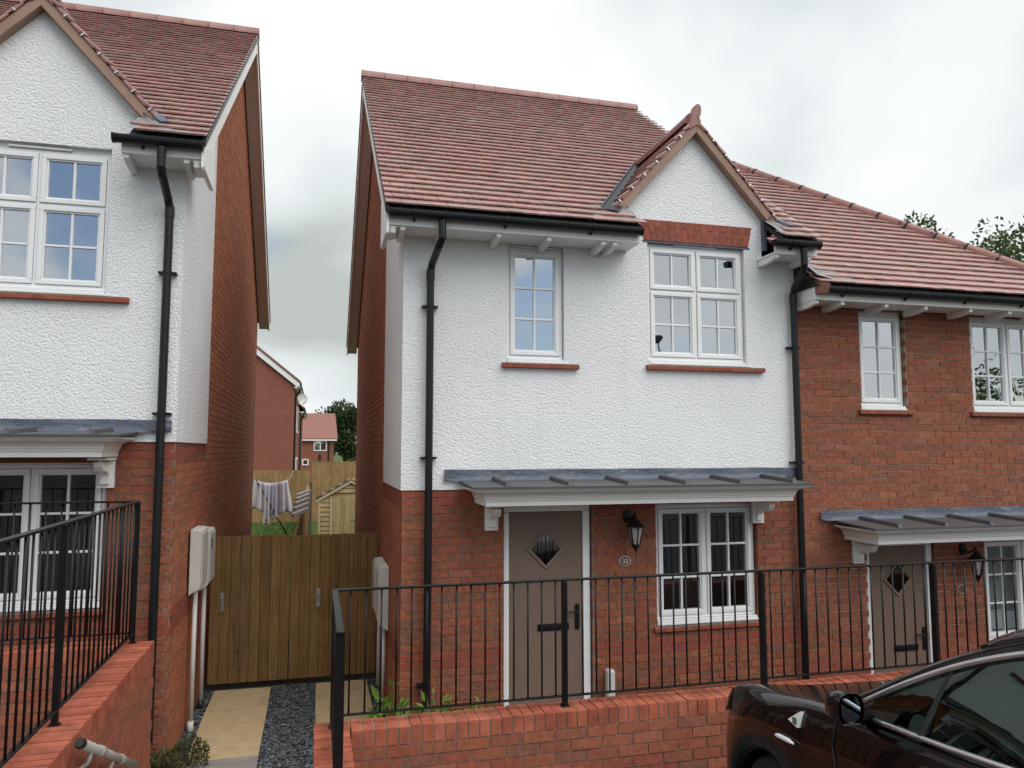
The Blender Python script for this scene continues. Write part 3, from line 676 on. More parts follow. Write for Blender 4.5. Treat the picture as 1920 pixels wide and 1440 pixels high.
# ================================================================ the stepped row of houses
YW, YE, YR, YB = 7.07, 6.65, 11.30, 15.60       # wall face, tile edge, ridge, rear wall
ZE, SL = 4.69, .759                             # tile edge height and roof slope
def white_house(name, label, dx, dz, free):
    """free = -1: gable end on the left is open to the passage, +1: on the right"""
    X0, X1 = .767+dx, 5.057+dx; T = lambda x: x+dx; Z = lambda z: z+dz
    root = thing(name, label, 'house', ((X0+X1)/2, YW, dz), 'stepped row of new houses')
    # ---- rendered upper wall with the front gable
    hU1 = (T(1.79), T(2.385), Z(3.345), Z(4.545)); hU2 = (T(3.306), T(4.445), Z(3.375), Z(4.69))
    w = MB(); sheet_y(w, X0, T(3.08), Z(2.117), Z(4.60), YW, [hU1]); sheet_y(w, T(3.08), T(4.663), Z(2.117), Z(4.95), YW, [hU2]); sheet_y(w, T(4.663), X1, Z(2.117), Z(4.60), YW, [])
    ap = (T(3.86), Z(5.93)); w.add([(T(3.08),YW,Z(4.95)),(T(4.663),YW,Z(4.95)),(T(4.663),YW,Z(5.07)),(ap[0]+.02,YW,ap[1]),(ap[0]-.02,YW,ap[1]),(T(3.08),YW,Z(5.09))], [(0,1,2,3,4,5)])
    w.add([(X0,YW,Z(2.117)),(X1,YW,Z(2.117)),(X1,YW+.05,Z(2.117)),(X0,YW+.05,Z(2.117))], [(0,1,2,3)])
    w.build('render_wall', M['render'], root)
    ch = MB(); ch.add([(T(3.08),YW,Z(4.60)),(T(3.08),YW+.5,Z(4.60)),(T(3.08),YW+.5,Z(5.1)),(T(3.08),YW,Z(4.95))], [(0,1,2,3)]); ch.add([(T(4.663),YW,Z(4.60)),(T(4.663),YW+.5,Z(4.60)),(T(4.663),YW+.5,Z(5.1)),(T(4.663),YW,Z(4.95))], [(0,1,2,3)])
    ch.box(T(3.045), T(3.079), YW-.05, YW+.10, Z(4.70), Z(5.02)); ch.box(T(4.664), T(4.70), YW-.05, YW+.10, Z(4.66), Z(5.02))
    ch.build('gable_cheek', M['lead'], root)
    # ---- brick lower wall
    hD = (T(1.762), T(2.665), Z(-.3), Z(1.962)); hL = (T(3.36), T(4.521), Z(.70), Z(1.94))
    yb = YW+.014; holes = [hD, hL]
    bw = MB(); sheet_y(bw, X0+.016, X1, Z(-.9) if dz < .1 else -.6, Z(2.117), yb+.007, [(h[0]-.004, h[1]+.004, h[2]-.004, h[3]+.004) for h in holes])
    bw = bw.build('brick_wall', M['mortar_dark'], root)
    P = Pieces('brick'); lay_bricks(P, bw, X0+.014, X1, -.55, Z(2.112), front_at(P, bw, yb), holes, red=(0,1,20,21))
    if free == 1:
        pass
    # ---- free gable end: render return, brickwork behind and below, up to the verge
    s = free; xs = (X1 if s > 0 else X0); xb = xs-s*.014; ret = 9.0
    roofz = lambda y: Z(ZE+SL*(y-YE) if y < YR else ZE+SL*(2*YR-YE-y))-.10
    sd = MB(); yl = [YW+.02, ret, YR, YB]
    pol = [(YW+.02,-.9),(YB,-.9),(YB,roofz(YB)),(YR,roofz(YR)),(YW+.02,roofz(YW))]
    sd.prism(pol, 'x', xb-s*.008-s*.03, xb-s*.008); side = sd.build('side_wall', M['mortar_side'], root, fix=True)
    lay_bricks(P, side, YW+.1225, YB, -.55, roofz(YR)+.1, side_at(P, side, xb, s), [(0, ret, Z(2.117), 99)], red=tuple(k for k in ()), ph=1, keyf='brick',
               inside=lambda u, z: z < roofz(u)-.0)
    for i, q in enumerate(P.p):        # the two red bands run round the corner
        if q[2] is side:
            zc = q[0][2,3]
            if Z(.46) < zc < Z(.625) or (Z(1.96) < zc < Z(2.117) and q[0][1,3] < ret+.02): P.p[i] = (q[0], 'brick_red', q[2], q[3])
            else: P.p[i] = (q[0], 'brick_lit', q[2], q[3])  # side bricks take the lighter copy, brightness held in the colour
    rr = MB(); rr.add([(xs,YW,Z(2.117)),(xs,ret,Z(2.117)),(xs,ret,roofz(ret)),(xs,YW,roofz(YW))], [(0,1,2,3)]); rr.add([(xs,ret,Z(2.117)),(xs-s*.02,ret,Z(2.117)),(xs-s*.02,ret,roofz(ret)),(xs,ret,roofz(ret))], [(0,1,2,3)])
    rr.add([(xs,YW,Z(2.117)),(xs,ret,Z(2.117)),(xs-s*.04,ret,Z(2.117)),(xs-s*.04,YW,Z(2.117))], [(0,1,2,3)])
    rr.build('render_return', M['render'], root)
    MB().box(*sorted((xs+s*.006, xs-s*.03)), ret+.01, ret+.05, Z(2.02), Z(2.17)).build('wall_vent', M['brick_red'], side)
    # ---- hidden carcass
    co = MB(); cp = [(YW+.75,-.9),(YB-.06,-.9),(YB-.06,roofz(YB)-.12),(YR,roofz(YR)-.1),(YW+.75,roofz(YW+.75)-.1)]
    co.prism(cp, 'x', X0+.12, X1-.12); co.build('inner_walls', M['room'], root, fix=True)
    MB().box(X0+.01, X1-.01, YB-.05, YB, -.9, roofz(YB)).build('rear_wall', M['brick_far'], root)
    P.emit(300)
    # ---- soldier arch over the big window
    if free < 0:
        za, zb = Z(4.688), Z(4.908); A = [T(3.222), T(4.545)]; B = [T(3.272), T(4.497)]
        ar = MB(); ar.prism([(B[0]+.002,za+.002),(B[1]-.002,za+.002),(A[1]-.002,zb-.002),(A[0]+.002,zb-.002)], 'y', YW-.004, YW+.10)
        arch = ar.build('window_arch', M['mortar'], root, fix=True)
        n = 17
        for i in range(n):
            for j, (p0, p1) in enumerate(((0, .33 if i % 2 else .64), (.36 if i % 2 else .67, 1))):
                z0_, z1_ = za+(zb-za)*p0, za+(zb-za)*p1
                f = lambda t, p: (A[0]*p+B[0]*(1-p))+((A[1]-A[0])*p+(B[1]-B[0])*(1-p))*t
                t0, t1 = i/n+.0035*(i > 0), (i+1)/n-.0035
                MB().prism([(f(t0,p0),z0_),(f(t1,p0),z0_),(f(t1,p1),z1_),(f(t0,p1),z1_)], 'y', YW-.010-random.random()*.002, YW+.09).build('arch_brick', M['brick_red'], arch, fix=True)
        MB().box(B[0]-.02, B[1]+.02, YW-.004, YW+.11, za-.022, za-.002).build('lintel', M['lead'], root)
    # ---- openings
    window(root, T(1.796), T(2.378), Z(3.398), Z(4.515), 'single'); sill_tiles(root, T(1.735), T(2.53), Z(3.352))
    window(root, T(3.314), T(4.437), Z(3.428), Z(4.645), 'transom'); sill_tiles(root, T(3.27), T(4.64), Z(3.372))
    window(root, T(3.372), T(4.510), Z(.775), Z(1.925), 'double', y=7.142, low=True); sill_tiles(root, T(3.32), T(4.56), Z(.722), y=YW+.014, proud=.03)
    door(root, T(1.772), T(2.655), Z(.03), Z(1.952))
    MB().box(T(1.70), T(2.73), 6.72, YW+.010, -.3 if dz < .1 else dz-.3, Z(.0)).build('doorstep', M['concrete'], root)
    cn = canopy(root, T(1.47), T(4.605), 6.555, Z(1.992))
    # ---- eaves
    xv0, xv1 = T(.555), T(5.27) if free > 0 else T(5.12)
    if free > 0: xv0 = X0-.02
    for k, (a, b) in enumerate(((xv0+.015, T(3.075)), (T(4.60), xv1-.015))):
        MB().box(a, b, 6.725, 6.747, Z(4.545), Z(4.68)).build('fascia', M['paint'], root, bevel=.002)
        MB().box(a, b, 6.748, YW-.001, Z(4.548), Z(4.566)).build('soffit', M['paint'], root)
        gutter(root, a+(.03 if k == 0 else -.05), b-.02, 6.667, Z(4.668), every=.86 if k == 0 else .42)
    for cx in (1.09, 1.63, 2.13, 2.69, 2.815): corbel(root, T(cx), Z(4.547))
    corbel(root, T(4.635), Z(4.547))
    if free < 0: corbel(root, T(.72), Z(4.547)); corbel(root, T(5.02), Z(4.547))
    else: corbel(root, T(5.11), Z(4.547))
    # ---- main roof
    rf = MB()
    for sg in (1, -1):
        pts = [(x, y, Z(ZE+SL*(d)) - .012) for x, y, d in ((xv0, YE if sg > 0 else 2*YR-YE, 0), (xv1, YE if sg > 0 else 2*YR-YE, 0), (xv1, YR, YR-YE), (xv0, YR, YR-YE))]
        lo = [(x, y, z-.05) for x, y, z in pts]
        rf.add(pts+lo, [(0,1,2,3),(7,6,5,4),(0,4,5,1),(1,5,6,2),(3,2,6,7),(0,3,7,4)])
    # leave the front eaves open where the gable wall rises
    def clip(mbx):
        v, f = [], []
        return mbx
    rf = MB()
    def deck(x0, x1, ya, sg):
        y0 = ya if sg > 0 else 2*YR-ya
        p = [(x, y, Z(ZE+SL*d)-.012) for x, y, d in ((x0, y0, ya-YE), (x1, y0, ya-YE), (x1, YR, YR-YE), (x0, YR, YR-YE))]
        rf.add(p+[(x, y, z-.05) for x, y, z in p], [(0,1,2,3),(7,6,5,4),(0,4,5,1),(1,5,6,2),(3,2,6,7),(0,3,7,4)])
    deck(xv0, T(3.07), YE, 1); deck(T(3.07), T(4.67), YW+.02, 1); deck(T(4.67), xv1, YE, 1); deck(xv0, xv1, YE, -1)
    roof = rf.build('roof', M['deck'], root, fix=True)
    gz = lambda x: 6.005-1.085*abs(x-dx-3.857)              # gable roof surface (local z)
    def keep(p):
        lz = p.z-dz; yy = p.y
        if not (xv0 < p.x < xv1): return False
        if 3.06 < p.x-dx < 4.68 and yy < YW+.02: return False
        if yy > 6.96 and lz < gz(p.x)-.03: return False
        return True
    PT = Pieces('roof_tile'); th = math.atan(SL)
    nv = int((YR-YE)/math.cos(th)/TG)
    nu = int((xv1-xv0)/TW)+1
    lay_tiles(PT, roof, (xv0, YE, Z(ZE)), (1,0,0), (0,math.cos(th),math.sin(th)), nu, nv, keep, ulim=(0, xv1-xv0))
    # rear slope (seen only from elsewhere)
    lay_tiles(PT, roof, (xv0, 2*YR-YE, Z(ZE)), (1,0,0), (0,-math.cos(th),math.sin(th)), nu, nv, lambda p: xv0 < p.x < xv1, ulim=(0, xv1-xv0))
    # ---- gable roof
    gr = MB(); yv = 6.975; g0 = 3.857; hw = .99
    for sg in (-1, 1):
        x_e = T(g0+sg*hw); z_e = Z(gz(x_e)); yb_top = YE+(6.005-ZE)/SL; yb_e = YE+(gz(x_e)-ZE)/SL
        p = [(x_e, yv+.03, z_e), (T(g0), yv+.03, Z(6.005)), (T(g0), yb_top+.25, Z(6.005)), (x_e, max(yb_e, yv+.05)+.25, z_e)]
        gr.add([(x, y, z-.012) for x, y, z in p]+[(x, y, z-.06) for x, y, z in p], [(0,1,2,3),(7,6,5,4),(0,4,5,1),(1,5,6,2),(3,2,6,7),(0,3,7,4)])
    groof = gr.build('gable_roof', M['deck'], root, fix=True)
    tg = math.atan(1.085)
    def keepg(p):
        lz = p.z-dz; return p.y > yv+.03 and lz > ZE+SL*(p.y-YE)-.10 and p.y < 9.2
    for sg in (-1, 1):
        x_e = T(g0+sg*hw); O = (x_e, yv, Z(gz(x_e)))
        lay_tiles(PT, groof, O, (0,1,0), (-sg*math.cos(tg), 0, math.sin(tg)), 16, int(hw/math.cos(tg)/TG)+0, keepg, ulim=(0, 9))
    PT.emit(300)
    ridge_run(groof, (T(g0), 7.05, Z(6.03)), (T(g0), YE+(6.03-ZE)/SL+.05, Z(6.03)), .095)
    # valley lead
    for sg in (-1, 1):
        xe = T(g0+sg*hw); a = Vector((xe-.0, YE+(gz(xe)-ZE)/SL, Z(gz(xe)))); b = Vector((T(g0), YE+(6.005-ZE)/SL, Z(6.005)))
        a = a-(b-a)*.06
        nrm = Vector((0,-SL,1)).normalized(); dr = (b-a).normalized(); sdv = dr.cross(nrm).normalized()
        hwv = .09 if sg < 0 else .04; v = MB(); v.add([a-sdv*hwv+nrm*.05, a+sdv*hwv+nrm*.05, b+sdv*hwv+nrm*.05, b-sdv*hwv+nrm*.05], [(0,1,2,3)]); v.build('valley_lead', M['black'] if sg < 0 else M['lead'], root)
        lip = MB(); lip.bar(a+sdv*(.095 if sg < 0 else -.095)*-sg*-1+nrm*.062, b+sdv*(.095 if sg < 0 else -.095)*-sg*-1+nrm*.062, .012, .012); lip.build('valley_edge', M['lead'], root)
    # lead saddles where the gable meets the eaves
    for (xa, xb_) in ((2.56, 3.08), (4.66, 5.0)):
        q = MB(); rows = []
        for t in np.linspace(0, 1, 8):
            yy = YE+.02+t*.36; rows.append([(T(xa+(xb_-xa)*u)+(.10*t if xa < 4 and u == 0 else 0), yy, Z(ZE+SL*(yy-YE))+.034+.006*math.sin(u*9+t*5)) for u in np.linspace(0, 1, 8)])
        q.grid(rows); q.build('lead_saddle', M['lead_light'], root, smooth=True)
    # verge boards of the front gable, with steel tile clips and the curled finial
    tk = .085
    for sg in (-1, 1):
        xe = T(g0+sg*(hw+.005)); ze = Z(gz(xe)); L = math.hypot(hw, 1.085*hw); dn = Vector((sg*math.sin(tg), 0, math.cos(tg)))
        a = Vector((xe, 0, ze)); b = Vector((T(g0), 0, Z(6.005)))
        lo = -dn*tk; pb = [a, b, Vector((T(g0), 0, Z(6.005)-tk/math.cos(tg))), a+lo]
        MB().prism([(q.x, q.z) for q in pb], 'y', yv, yv+.10).build('verge', M['verge'], root, fix=True, bevel=.004)
        st = MB(); k = 0
        for k in range(int(L/TG)):       # stepped tile ends above the board
            t0, t1 = k*TG/L, (k+1)*TG/L+.03; p0, p1 = a+(b-a)*t0, a+(b-a)*min(t1,1)
            st.prism([(q.x, q.z) for q in (p0+dn*.022, p1+dn*.008, p1, p0)], 'y', yv-.012, yv+.04)
        st.build('verge_tile_edge', M['ridge'], root, fix=True)
        for k in range(6):
            t = (k+.75)/7.1; p = a+(b-a)*t+dn*.012; cm = MB(); up = dn
            cm.bar(Vector((p.x, yv-.017, p.z))-dn*.018, Vector((p.x, yv-.017, p.z))+dn*.012, .011, .006, (0,1,0)); cm.bar(Vector((p.x, yv-.017, p.z))+dn*.014, Vector((p.x, yv+.035, p.z))+dn*.014, .011, .005)
            cm.build('tile_clip', M['steel'], root)
    fx, fz = T(g0), Z(6.0); k_ = .0058/7.385*1.25
    k_ = .000785*.93
    outl = [(-160,-95),(-135,0),(-112,60),(-70,150),(-38,205),(0,230),(42,228),(70,200),(78,160),(70,110),(45,78),(10,62),(-4,48),(10,30),(50,10),(92,-18),(120,-60),(140,-118),(60,-60),(-10,-30),(-80,-60)]
    MB().prism([(fx+u*k_*.88+.012, fz+v*k_*1.3-.02) for u, v in outl], 'y', 6.965, 7.06).build('finial', M['ridge'], root, fix=True, bevel=.012)
    # ---- ridge and verges of the main roof
    ridge_run(roof, (xv0-.015, YR, Z(ZE+SL*(YR-YE))+.005), (xv1+.015 if free > 0 else xv1, YR, Z(ZE+SL*(YR-YE))+.005), .105, .36)
    sides = [(xv0, X0, -1)] if free < 0 else [(xv1, X1, 1)]
    for (xo, xw, s_) in sides:
        for sg in (1, -1):
            y0 = YE+.04 if sg > 0 else 2*YR-YE-.04; zlo = Z(ZE+SL*.04)-.065; zhi = Z(ZE+SL*(YR-YE))-.065
            xa, xb2 = sorted((xo-s_*.012, xo-s_*.034))
            b = MB(); b.add([(x, y, z) for x in (xa, xb2) for y, z in ((y0, zlo), (YR, zhi), (YR, zhi-.19), (y0, zlo-.19))], [(0,1,2,3),(7,6,5,4),(0,4,5,1),(1,5,6,2),(2,6,7,3),(3,7,4,0)])
            b.build('bargeboard', M['paint'] if sg > 0 else M['soffit'], root, fix=True)  # rear boards: the same white paint in its shade-toned copy
            xa, xb2 = sorted((xo-s_*.035, xw)); y1 = max(y0, 7.0) if sg > 0 else y0; zq = zlo+SL*abs(y1-y0)
            b = MB(); b.add([(x, y, z) for x in (xa, xb2) for y, z in ((y1, zq-.135), (YR, zhi-.135), (YR, zhi-.155), (y1, zq-.155))], [(0,1,2,3),(7,6,5,4),(0,4,5,1),(1,5,6,2),(2,6,7,3),(3,7,4,0)])
            b.build('verge_soffit', M['soffit'], root, fix=True)
            d = MB(); d.add([(x, y, z) for x in sorted((xo+s_*.004, xo-s_*.03)) for y, z in ((y0-.03*sg, zlo+.052), (YR, zhi+.06), (YR, zhi-.002), (y0-.03*sg, zlo-.002))], [(0,1,2,3),(7,6,5,4),(0,4,5,1),(1,5,6,2),(2,6,7,3),(3,7,4,0)])
            d.build('verge_trim', M['ridge'] if sg < 0 else M['black'], root, fix=True)
        xa, xb2 = sorted((xo-s_*.012, xw)); k = MB()
        xk0, xk1 = sorted((xo-s_*.010, xo-s_*.05))
        k.prism([(6.735, Z(4.64)), (6.735, Z(4.54)), (6.76, Z(4.47)), (YW+.25, Z(4.47)), (YW+.25, Z(4.93))], 'x', xk0, xk1)
        k.box(*sorted((xo-s_*.052, xo-s_*.10)), 6.74, 7.0, Z(4.475), Z(4.54)); k.build('verge_foot', M['paint'], root, bevel=.003, fix=True)
        mb = MB().box(xa, xb2, 6.75, YW+.1, Z(4.535), Z(4.55)); mb.build('soffit', M['paint'], root)
    # ---- rainwater pipes
    V = Vector
    if free < 0:
        x = T(1.018); downpipe(root, [V((T(1.075),6.667,Z(4.60))), V((T(1.075),6.667,Z(4.44))), V((T(1.055),6.72,Z(4.375))), V((x+.01,6.965,Z(4.27))), V((x,7.0,Z(4.20))), V((x,7.0,-.3))],
                 [V((x,7.0,Z(3.86))), V((x,7.0,Z(2.42)))], sock=[V((x,7.0,Z(4.16)))])
        MB().box(x-.09, x-.03, 6.99, 7.069, Z(.33), Z(.36)).build('pipe_bracket', M['black'], root)
    xr = 4.945 if free > 0 else 4.995; xg = xr-.02 if free > 0 else 4.905
    xt = T(xr)
    downpipe(root, [V((T(xg),6.667,Z(4.60))), V((T(xg),6.667,Z(4.43))), V((T(xg)+.006,6.70,Z(4.37))), V((xt-.01,6.96,Z(4.25))), V((xt,7.0,Z(4.17))), V((xt,7.0,-.3 if free < 0 else .05))],
             [V((xt,7.0,Z(3.60))), V((xt,7.0,Z(2.36)))], sock=[V((xt,7.0,Z(4.14)))])
    return root
HM = white_house('rendered_house', 'white rendered house with red brick ground floor, front gable and taupe front door', 0, 0, -1)
HL = white_house('rendered_house', 'white rendered gabled house at the left edge, standing higher than its neighbour', -6.25, .447, 1)

# ---------------------------------------------------------------- attached brick house
def brick_house(dz=-.465):
    X0, X1 = 5.06, 8.78; DX = 4.11; Z = lambda z: z+dz; T = lambda x: x+DX
    root = thing('brick_house', 'all red brick house with hipped tile roof joined to the right of the white house', 'house', ((X0+X1)/2, YW, dz), 'stepped row of new houses')
    yb = YW+.014
    hU1 = (T(1.776), T(2.393), 2.925, 4.085); hU2 = (7.432, 8.59, 2.945, 4.075); hD = (T(1.762), T(2.665), -.9, Z(1.962)); hL = (T(3.36), T(4.521), Z(.70), Z(1.94))
    holes = [hU1, hU2, hD, hL]
    w = MB(); sheet_y(w, X0, X1, -.9, Z(4.60), yb+.007, [(h[0]-.004, h[1]+.004, h[2]-.004, h[3]+.004) for h in holes])
    bw = w.build('brick_wall', M['mortar'], root)
    P = Pieces('brick'); lay_bricks(P, bw, X0+.004, X1, -.7, Z(4.59), front_at(P, bw, yb, .003), holes, red=(52, 53), ph=1)
    s2 = MB().box(X1-.03, X1-.012, YW+.02, YB, -.9, Z(4.62)); sw = s2.build('side_wall', M['mortar'], root)
    P2 = P; lay_bricks(P2, sw, YW+.1225, YB, -.7, Z(4.59), side_at(P2, sw, X1, 1), [])
    P.emit(300)
    MB().box(X0+.1, X1-.1, YW+.75, YB-.06, -.9, Z(4.55)).build('inner_walls', M['room'], root)
    MB().box(X0+.01, X1-.01, YB-.05, YB, -.9, Z(4.6)).build('rear_wall', M['brick_far'], root)
    window(root, T(1.784), T(2.385), 2.992, 4.045, 'single', y=7.142); sill_tiles(root, T(1.725), T(2.46), 2.945, y=yb, proud=.045)
    window(root, 7.440, 8.582, 2.985, 4.045, 'double', y=7.142); sill_tiles(root, 7.37, 8.65, 2.938, y=yb, proud=.045)
    window(root, T(3.372), T(4.510), Z(.775), Z(1.925), 'double', y=7.142, low=True, backing='blind'); sill_tiles(root, T(3.32), T(4.56), Z(.722), y=yb, proud=.03)
    door(root, T(1.772), T(2.655), Z(.03), Z(1.952))
    MB().box(T(1.70), T(2.73), 6.72, YW+.010, -.8, Z(.0)).build('doorstep', M['concrete'], root)
    canopy(root, T(1.47), T(4.605), 6.555, Z(1.992))
    a, b = 5.07, 9.02
    MB().box(a, b, 6.725, 6.747, Z(4.545), Z(4.68)).build('fascia', M['paint'], root, bevel=.002)
    MB().box(a, b, 6.748, YW-.001, Z(4.548), Z(4.566)).build('soffit', M['paint'], root)
    gutter(root, a+.10, b-.02, 6.667, Z(4.668), every=.80)
    for cx in (5.10, 5.42, 5.98, 6.50, 7.11, 7.66, 8.2, 8.7): corbel(root, cx, Z(4.547))
    k = MB(); k.prism([(6.73, Z(4.675)), (6.73, Z(4.545)), (YW, Z(4.545)), (YW, Z(4.93))], 'x', 5.068, 5.095); k.build('eaves_end', M['paint'], root, fix=True)
    k = MB(); k.prism([(6.60, Z(4.69)), (6.64, Z(4.60)), (6.725, Z(4.60)), (6.80, Z(4.78))], 'x', 5.07, 5.165); k.build('eaves_stop', M['ridge'], root, fix=True)
    # hipped roof: front slope and end slope meet on the hip
    xe = 9.03; rx = 5.42; zr = Z(ZE+SL*(YR-YE)); ze = Z(ZE)
    rf = MB(); q = lambda x, y, z: (x, y, z-.012)
    F = [q(5.06,YE,ze), q(xe,YE,ze), q(rx,YR,zr), q(5.06,YR,zr)]; G = [q(xe,YE,ze), q(xe,2*YR-YE,ze), q(rx,YR,zr)]; Bk = [q(xe,2*YR-YE,ze), q(5.06,2*YR-YE,ze), q(5.06,YR,zr), q(rx,YR,zr)]
    rf.add(F, [(0,1,2,3)]); rf.add(G, [(0,1,2)]); rf.add(Bk, [(0,1,2,3)]); rf.add([q(5.06,YE,ze), q(5.06,2*YR-YE,ze), q(5.06,YR,zr)], [(0,1,2)])
    roof = rf.build('roof', M['deck'], root, fix=True)
    th = math.atan(SL); nv = int((YR-YE)/math.cos(th)/TG)+1
    hx = lambda y: xe-(y-YE)*(xe-rx)/(YR-YE)
    PT = Pieces('roof_tile')
    lay_tiles(PT, roof, (5.06, YE, ze), (1,0,0), (0,math.cos(th),math.sin(th)), 30, nv, lambda p: 5.06 < p.x < hx(p.y)+.02 and p.y < YR, ulim=(0, 9))
    lay_tiles(PT, roof, (5.06, 2*YR-YE, ze), (1,0,0), (0,-math.cos(th),math.sin(th)), 30, nv, lambda p: 5.06 < p.x < hx(2*YR-p.y)+.02 and p.y > YR)
    te = math.atan((zr-ze)/(xe-rx)); ne = int((xe-rx)/math.cos(te)/TG)+1
    lay_tiles(PT, roof, (xe, YE, ze), (0,1,0), (-math.cos(te),0,math.sin(te)), 70, ne, lambda p: p.x > rx and abs(p.y-YR) < (p.x-rx)*(YR-YE)/(xe-rx))
    PT.emit(300)
    ridge_run(roof, (xe-.03, YE+.04, ze+.06), (rx, YR, zr+.02), .082, .40, name='hip_tile', clips=True)
    ridge_run(roof, (xe-.03, 2*YR-YE-.04, ze+.07), (rx, YR, zr+.03), .10, .40, name='hip_tile', clips=True)
    # lead where this lower roof meets the white house
    q = MB(); rows = []
    for t in np.linspace(0, 1, 6):
        yy = YE+.03+t*.34; rows.append([(5.07+(.52-.2*t)*u, yy, Z(ZE+SL*(yy-YE))+.036+.005*math.sin(u*8+t*4)+(.05*(1-u)**3)) for u in np.linspace(0, 1, 8)])
    q.grid(rows).build('lead_saddle', M['lead_light'], root, smooth=True)
    return root
HB = brick_house()
lantern('wall_lantern', 'black six sided wall lantern beside the number 32 plate', 'wall lanterns by the front doors', 3.045, 1.745)
lantern('wall_lantern', 'black wall lantern on the brick house beside its window with a blind', 'wall lanterns by the front doors', 3.045+4.115, 1.745-.465)
number_plate('oval brown house number plate reading 32 under the lantern', 3.012, 1.385, '32', group='oval number plates')
number_plate('oval number plate beside the front door of the brick house', 3.012+4.11, 1.385-.465, '', group='oval number plates')

# ================================================================ ground
def struct(mb, name, m, kind='structure', **kw):
    o = mb.build(name, m, None, **kw); o['kind'] = kind; return o
GZ = -.25
g = MB(); rg = np.linspace(5.2, 900, 2)
def gz_far(y): return -.30 if y < 18 else -.30+(y-18)*.052 if y < 26 else .116 if y < 34 else max(.116-(y-34)*.04, -1.6)
rows = []
for y in [4.93, 6, 12, 18, 22, 26, 27, 34, 50, 80, 140, 400, 900]: rows.append([(x, y, gz_far(y)-.02) for x in (-900, -60, -20, 20, 60, 900)])
struct(g.grid(rows), 'ground', M['grassg'])
# the street falls towards the houses and to the right
def rz(x, y): return .30+.089*(4.275-max(y, -3))-.03*(min(max(x, -9), 9)-3)
g = MB()
def sheet(x0, x1, y0, y1, n=8):
    rows = [[(x, y, rz(x, y)) for x in np.linspace(x0, x1, n)] for y in np.linspace(y0, y1, n)]
    return MB().grid(rows)
s = sheet(-30, 30, -9, 2.9); s.grid([[(x, y, rz(x, y)) for x in np.linspace(.24, 14, 8)] for y in np.linspace(2.9, 4.955, 4)])
s.grid([[(x, y, rz(x, y)) for x in np.linspace(-14, -1.33, 8)] for y in np.linspace(2.9, 5.98, 4)])
struct(s, 'road', M['asphalt'])
far = MB().grid([[(x, y, rz(x, -9)-.05+max(0, -9-y)*.01) for x in (-900, -30, 30, 900)] for y in (-900, -60, -20, -9)])
far.grid([[(x, y, rz(x, y)-.03) for x in (-900, -14)] for y in (-9, 6.0)]); far.grid([[(x, y, rz(x, y)-.03) for x in (14, 900)] for y in (-9, 4.95)])
struct(far, 'verge_ground', M['vergeg'])
# passage: steps down from the street, soil bed, paving strips, slate chippings
st = MB()
for k in range(4): st.box(-1.165, .024, 2.9+k*.55, 2.9+(k+1)*.55 if k < 3 else 5.2, GZ-.3, GZ+.62-k*.155-.155)
st.box(-1.38, .24, 2.84, 2.9, GZ-.3, .33)
struct(st, 'steps', M['concrete'])
struct(MB().box(-1.30, .80, 5.2, 11.5, GZ-.35, GZ-.03), 'passage_bed', M['soil'])
struct(MB().box(.25, 9.5, 5.175, 7.075, GZ-.35, GZ-.02), 'front_yard_bed', M['soil'])
struct(MB().box(-6, -1.33, 6.19, 7.075, GZ, .447-.2), 'left_yard_bed', M['soil'])
pv = tag(holder('paved_path', None, (-.2, 7, GZ)), 'two strips of buff paving slabs running to the wooden gates', 'path')
pv['kind'] = 'structure'; del pv['category']; del pv['label']
y = 5.25; i = 0
while y < 9.35:
    y1 = min(y+.598, 9.38)
    for (a, b, sl_) in ((-1.075, -.45, 0), (.045, .64, 1)):
        grey = (sl_ == 0 and i == 3)
        ya, yb_ = y, y1-.008
        if sl_ == 0 and i == 3: yb_ = y+.30
        MB().box(a+random.uniform(-.004,.004), b+random.uniform(-.004,.004), ya, yb_, GZ-.05, GZ+random.uniform(-.003,.004)).build('paving_slab', M['flag_grey'] if grey else M['flag'], pv, bevel=.004)
        if sl_ == 0 and i == 3: MB().box(a, b, y+.308, y1-.008, GZ-.05, GZ).build('paving_slab', M['flag'], pv, bevel=.004)
    y += .60; i += 1
def chips(n, areas, size=(.010, .024), z=GZ-.028):
    A = np.array([(b-a)*(d-c) for a, b, c, d in areas]); pick = np.random.choice(len(areas), n, p=A/A.sum())
    base = np.array([(1,0,0),(0,1,0),(-1,0,0),(0,-1,0),(0,0,1),(0,0,-1)], float); fc = np.array([(0,1,4),(1,2,4),(2,3,4),(3,0,4),(1,0,5),(2,1,5),(3,2,5),(0,3,5)])
    V = []; F = []
    for k in range(n):
        a, b, c, d = areas[pick[k]]; s_ = random.uniform(*size); t = random.random()*6.28
        sc = np.array([s_*random.uniform(.8,1.6), s_*random.uniform(.5,1), s_*random.uniform(.25,.6)]); q = base*sc*np.random.uniform(.7,1.3,(6,1))
        ct, st_ = math.cos(t), math.sin(t); q = q@np.array([(ct,st_,0),(-st_,ct,0),(0,0,1)]); tl = random.uniform(-.6,.6); q = q@np.array([(1,0,0),(0,math.cos(tl),math.sin(tl)),(0,-math.sin(tl),math.cos(tl))])
        V.append(q+np.array([random.uniform(a,b), random.uniform(c,d), z+random.uniform(0,.022)])); F.append(fc+k*6)
    m = MB(); m.v = [tuple(p) for p in np.concatenate(V)]; m.f = [tuple(int(i_) for i_ in f) for f in np.concatenate(F)]; return m
struct(chips(9500, [(-.445,.04,5.3,9.42),(-1.19,-1.08,5.9,9.42),(.645,.765,5.3,9.42)]), 'slate_chippings', M['slate'], 'stuff')
struct(chips(2500, [(.70,2.0,5.25,7.0)], z=GZ-.02), 'slate_chippings', M['slate'], 'stuff')

